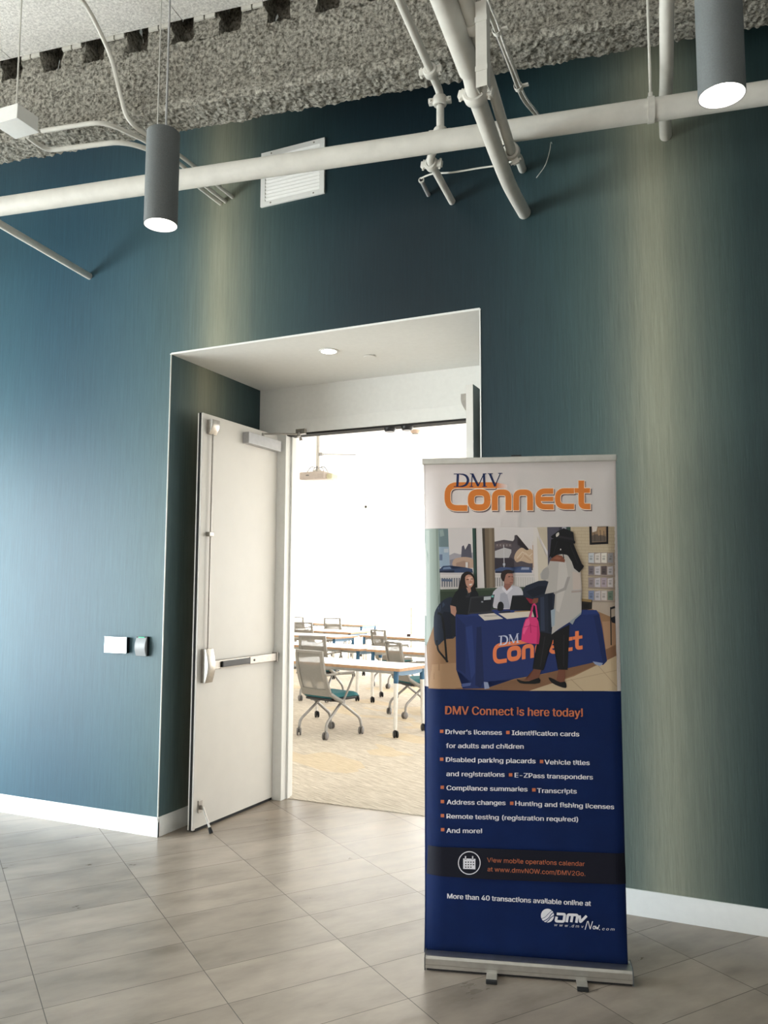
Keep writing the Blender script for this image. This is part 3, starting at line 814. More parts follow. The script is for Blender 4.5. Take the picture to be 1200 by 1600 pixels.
# channel strut beside the thick pipes
t = thing('strut_channel', 'short upright white channel strut clamped beside the thick pipes', 'bracket', (-0.816, 2.665, 3.406))
bm = bmesh.new()
for a in ((-0.021, 0.021, -0.021, -0.018), (-0.021, -0.018, -0.018, 0.021), (0.018, 0.021, -0.018, 0.021), (-0.018, -0.009, 0.018, 0.021), (0.009, 0.018, 0.018, 0.021)):
    box(bm, a[0], a[1], a[2], a[3], 0, 0.33)
link('channel', bm, PIPE, t)
bm = bmesh.new(); tube(bm, [(0, 0, 0.33), (0, 0, CEIL - 3.406)], 0.006, 8); link('hanger_rod', bm, PIPE, t, True)
for z in (0.06, 0.25):
    bm = bmesh.new(); box(bm, -0.023, 0.023, -0.0235, -0.0205, z, z + 0.02); link('clamp_strap', bm, PIPE, t)
# cable bundle
cb = [(-0.90, 2.6, 4.09), (-0.936, 3.099, 4.10), (-0.941, 3.234, 4.10), (-0.946, 3.382, 4.095), (-0.950, 3.542, 4.09), (-0.962, 3.814, 4.095), (-0.955, 4.05, 4.14), (-0.965, 4.305, 4.20)]
t = thing('cable_bundle', 'bundle of grey and black cables strapped together behind the thick pipes', 'cable', cb[-1])
org = Vector(cb[-1])
for k, (dx, dz, m) in enumerate([(0, 0, 0), (0.011, 0.003, 0), (-0.010, 0.004, 1), (0.004, 0.011, 0), (-0.005, -0.009, 0), (0.012, -0.007, 2)]):
    pts = [Vector(p) - org + Vector((dx * (1 + 0.25 * math.sin(i * 1.7 + k)), 0, dz * (1 + 0.3 * math.cos(i * 2.1 + k)))) for i, p in enumerate(cb)]
    bm = bmesh.new(); tube(bm, catmull(pts, 5), 0.0055, 8); link('cable', bm, [PIPE, mat('blue_black_cable', (0.02, 0.025, 0.05), 0.5), DECK][m], t, True)
for y in (3.30, 3.72):
    z = 4.098 if y < 3.5 else 4.087; x = -0.943 if y < 3.5 else -0.957
    bm = bmesh.new(); lathe(bm, [(0.019, -0.012), (0.022, -0.012), (0.022, 0.012), (0.019, 0.012), (0.019, -0.012)], 16)
    box(bm, 0.018, 0.050, -0.004, 0.004, -0.010, 0.010)
    bmesh.ops.transform(bm, matrix=Matrix.Translation(Vector((x, y, z)) - org) @ Matrix.Rotation(PI / 2, 4, 'X'), verts=bm.verts); link('cable_strap', bm, PIPE, t, True)
# loose wires and the wall hook
bm = bmesh.new(); tube(bm, catmull([(-0.92, 4.306, 4.09), (-0.913, 4.24, 4.061), (-0.911, 4.2, 3.994), (-0.937, 4.2, 3.915), (-0.987, 4.2, 3.853)], 8), 0.0022, 6)
tag(link('loose_wire', bm, PIPE, smooth=True), 'hair-thin wire dangling below the horizontal pipe right of the cables', 'wire')
t = thing('hook_anchor', 'short grey tube anchor with a round eye sticking out of the dark wall', 'hook', (-1.662, D, 3.945))
bm = bmesh.new(); tube(bm, [(0, 0.004, -0.004), (0.022, -0.172, 0.0)], 0.013, 14); link('tube_body', bm, CLOSERGREY, t, True)
bm = bmesh.new(); tube(bm, [(0.0225, -0.166, 0), (0.023, -0.174, 0)], 0.0175, 16); tube(bm, [(0.023, -0.174, 0), (0.0233, -0.1765, 0)], 0.010, 14, mi=1)
link('eye', bm, None, t, True, mats=[PIPE, BLACK])
bm = bmesh.new(); tube(bm, catmull([(-1.638, 4.12, 3.952), (-1.55, 4.08, 3.94), (-1.42, 4.04, 3.90), (-1.26, 4.03, 3.885), (-1.12, 4.02, 3.87), (-1.045, 3.985, 3.865)], 8), 0.005, 8)
tag(link('loose_cable', bm, PIPE, smooth=True), 'white cable sagging from the wall anchor to the strapped pipe', 'cable')

# ------------------------------------------------------------------ pendant lamps
PGLOW = emit('pendant_glow', (1.0, 0.93, 0.86, 1), PENDANT)


def pendant(loc, label, h):
    t = thing('pendant_lamp', label, 'lamp', loc, 0, 'grey cylinder pendant lamps')
    r = 0.066
    bm = bmesh.new()
    lathe(bm, [(0, h), (r - 0.003, h), (r, h - 0.003), (r, 0.0), (r - 0.002, 0.0), (r - 0.004, 0.05), (r - 0.004, h - 0.02), (0, h - 0.02)], 48)
    link('lamp_body', bm, LAMPGREY, t, True)
    bm = bmesh.new(); lathe(bm, [(r - 0.0022, 0.0005), (r - 0.012, 0.040), (r - 0.026, 0.070), (r - 0.025, 0.071), (r - 0.0105, 0.041), (r - 0.0018, 0.001)], 40); link('reflector', bm, SEMI, t, True)
    bm = bmesh.new(); lathe(bm, [(0, 0.058), (r - 0.026, 0.058), (r - 0.026, 0.062), (0, 0.062)], 40); link('light_source', bm, PGLOW, t)
    bm = bmesh.new(); tube(bm, [(0.012, 0, h - 0.002), (0.012, 0, CEIL - loc[2])], 0.0042, 8); link('power_cord', bm, CLOSERGREY, t, True)
    bm = bmesh.new()
    tube(bm, [(-0.032, 0, h - 0.002), (-0.032, 0, CEIL - loc[2])], 0.0026, 8)
    tube(bm, [(-0.032, 0, h + 0.92), (-0.032, 0, h + 1.0)], 0.006, 10)
    tube(bm, [(-0.032, 0, h), (-0.032, 0, h + 0.02)], 0.007, 10)
    tube(bm, [(0.012, 0, h), (0.012, 0, h + 0.02)], 0.008, 10)
    link('suspension_cable', bm, ALU, t, True)
    L = bpy.data.lights.new('lamp_beam', 'SPOT'); L.energy = 14; L.spot_size = math.radians(70); L.spot_blend = 0.6; L.color = (1.0, 0.86, 0.70); L.shadow_soft_size = 0.05
    lo = bpy.data.objects.new('lamp_beam', L); C.objects.link(lo); lo.parent = t; lo.location = (0, 0, 0.036)
    return t


pendant((-2.102, 2.461, 3.05), 'left grey cylinder pendant lamp in front of the air grille wall', 0.39)
pendant((-0.022, 2.456, 3.05), 'right grey cylinder pendant lamp, largest, cut by the top of the picture', 0.48)

# ------------------------------------------------------------------ roll-up banner
BN = thing('roll_up_banner', 'tall roll-up banner stand on the tiled floor in front of the doorway', 'banner', (-1.30552, 3.31259, 0), math.radians(15.1063))
HOM = {'pic': (0.8528523, -0.00130228, -69.58448, 0.06344747, -0.8092553, 2237.747, 3.790011e-05, 2.229788e-05),
       'head': (0.7274573, -0.001110805, -11.18242, 0.05411878, -0.6902703, 2148.35, 3.232765e-05, 1.901942e-05),
       'list': (0.8530886, -0.001302641, -69.27692, 0.06346505, -0.8094795, 1177.832, 3.791061e-05, 2.230406e-05),
       'foot': (0.8614151, -0.001315355, -69.08631, 0.0640845, -0.8173803, 520.9532, 3.828063e-05, 2.252176e-05)}


def lay(key, x, y):
    """artwork units of one panel of the print -> metres across / up the banner"""
    h = HOM[key]; d = h[6] * x + h[7] * y + 1.0
    return ((h[0] * x + h[1] * y + h[2]) / d / 1000.0, (h[3] * x + h[4] * y + h[5]) / d / 1000.0)


S_L, S_R, Z_LO, Z_HI = -0.006, 0.836, 0.052, 2.165


def sheet_y(s, z):
    """the vinyl rolls back at both long edges"""
    k = max(0.0, min(1.0, (z - Z_LO) / 0.24)) * max(0.0, min(1.0, (Z_HI - z) / 0.24)); k = k * (2 - k)
    a = max(0.0, (0.085 - (s - S_L)) / 0.085); b = max(0.0, (0.05 - (S_R - s)) / 0.05)
    return 0.05 + k * (0.030 * a ** 2 + 0.012 * b ** 2)


INK = bpy.data.materials.new('printed_ink'); INK.use_nodes = True
_t = INK.node_tree; _p = _t.nodes['Principled BSDF']
_a = _t.nodes.new('ShaderNodeVertexColor'); _a.layer_name = 'ink'
_t.links.new(_a.outputs['Color'], _p.inputs['Base Color']); _p.inputs['Roughness'].default_value = 0.5; _p.inputs['Specular IOR Level'].default_value = 0.3
LAYER = [0]


class Ink:
    def __init__(self): self.bm = bmesh.new(); self.ly = self.bm.loops.layers.float_color.new('ink'); self.d = self.bm.verts.layers.float.new('depth')

    def poly(self, pts, col, fn):
        """pts in artwork units; fn maps to (s, z) metres"""
        LAYER[0] += 1
        dep = LAYER[0] * 1.3e-5
        P = [fn(*p) for p in pts]
        vs = [self.bm.verts.new((p[0], 0, p[1])) for p in P]
        for v in vs: v[self.d] = dep
        try: f = self.bm.faces.new(vs)
        except ValueError: return
        n = len(pts)
        for l in f.loops: l[self.ly] = col if not isinstance(col, list) else col[[*vs].index(l.vert)]
        if n > 4: bmesh.ops.triangulate(self.bm, faces=[f], ngon_method='EAR_CLIP')

    def tris(self, tri, col, fn, newlayer=True):
        if newlayer: LAYER[0] += 1
        dep = LAYER[0] * 1.3e-5
        for t3 in tri:
            vs = [self.bm.verts.new((fn(*p)[0], 0, fn(*p)[1])) for p in t3]
            for v in vs: v[self.d] = dep
            f = self.bm.faces.new(vs)
            for l in f.loops: l[self.ly] = col

    def done(self, name, parent):
        bm = self.bm
        for s in [S_L + 0.085 * k / 8 for k in range(1, 9)] + [S_R - 0.05 * k / 5 for k in range(0, 6)]:
            bmesh.ops.bisect_plane(bm, geom=bm.verts[:] + bm.edges[:] + bm.faces[:], plane_co=(s, 0, 0), plane_no=(1, 0, 0))
        out = [v for v in bm.verts if v.co.x > S_R + 1e-5 or v.co.x < S_L - 1e-5]
        bmesh.ops.delete(bm, geom=list({f for v in out for f in v.link_faces}), context='FACES')
        for z in [Z_LO + (Z_HI - Z_LO) * k / 36 for k in range(1, 36)]:
            near = [f for f in bm.faces if max(v.co.x for v in f.verts) > S_R - 0.055 or min(v.co.x for v in f.verts) < S_L + 0.09]
            g = list({v for f in near for v in f.verts}) + list({e for f in near for e in f.edges}) + near
            if g: bmesh.ops.bisect_plane(bm, geom=g, plane_co=(0, 0, z), plane_no=(0, 0, 1))
        for v in bm.verts: v.co.y = sheet_y(v.co.x, v.co.z) - 0.0012 - v[self.d]
        me = bpy.data.meshes.new(name); bm.to_mesh(me); bm.free(); me.materials.append(INK)
        # all prints face the viewer
        for p in me.polygons:
            if p.normal.y > 0: p.flip()
        o = bpy.data.objects.new(name, me); C.objects.link(o); o.parent = parent
        return o


def ribbon(pts, w, r=0, n=5, caps=0.0):
    """flat stroke along a path -> outline polygon"""
    P = [Vector((x, y)) for x, y in pts]
    if r:
        Q = [P[0]]
        for i in range(1, len(P) - 1):
            a, b, c = P[i - 1], P[i], P[i + 1]; d = min(r, (a - b).length * 0.49, (c - b).length * 0.49)
            p = b + (a - b).normalized() * d; q = b + (c - b).normalized() * d
            for k in range(n + 1):
                t = k / n; Q.append(p * (1 - t) ** 2 + b * 2 * t * (1 - t) + q * t * t)
        Q.append(P[-1]); P = Q
    W = w if isinstance(w, list) else [w] * len(P)
    L, R = [], []
    for i, p in enumerate(P):
        if i == 0: d = P[1] - p
        elif i == len(P) - 1: d = p - P[-2]
        else: d = (P[i + 1] - p).normalized() + (p - P[i - 1]).normalized()
        d.normalize(); k = Vector((-d.y, d.x))
        if 0 < i < len(P) - 1:
            e = (P[i + 1] - p).normalized(); sc = 1 / max(0.5, abs(k.dot(Vector((-e.y, e.x)))))
        else:
            sc = 1; p = p + d * (caps if i else -caps)
        L.append(p + k * W[i] / 2 * sc); R.append(p - k * W[i] / 2 * sc)
    return L, R


def stroke(ink, pts, w, col, fn, r=0, n=5, caps=0.0, off=(0, 0), closed=False, same=False):
    if closed:
        P = list(pts) + [pts[0]]
    else: P = pts
    L, R = ribbon([(x + off[0], y + off[1]) for x, y in P], w, r, n, caps)
    tr = []
    for i in range(len(L) - 1):
        tr.append((tuple(L[i]), tuple(L[i + 1]), tuple(R[i + 1]))); tr.append((tuple(L[i]), tuple(R[i + 1]), tuple(R[i])))
    ink.tris(tr, col, fn, not same)


def ell(cx, cy, rx, ry, n=20, a0=0, rot=0):
    o = []
    for k in range(n):
        a = a0 + 2 * PI * k / n; x, y = rx * math.cos(a), ry * math.sin(a)
        o.append((cx + x * math.cos(rot) - y * math.sin(rot), cy + x * math.sin(rot) + y * math.cos(rot)))
    return o


def smoothpoly(pts, n=3):
    P = [Vector((x, y)) for x, y in pts]; o = []; k = len(P)
    for i in range(k):
        a, b, c, d = P[i - 1], P[i], P[(i + 1) % k], P[(i + 2) % k]
        for j in range(n):
            t = j / n; q = 0.5 * ((2 * b) + (c - a) * t + (2 * a - 5 * b + 4 * c - d) * t * t + (3 * b - a - 3 * c + d) * t ** 3); o.append((q.x, q.y))
    return o


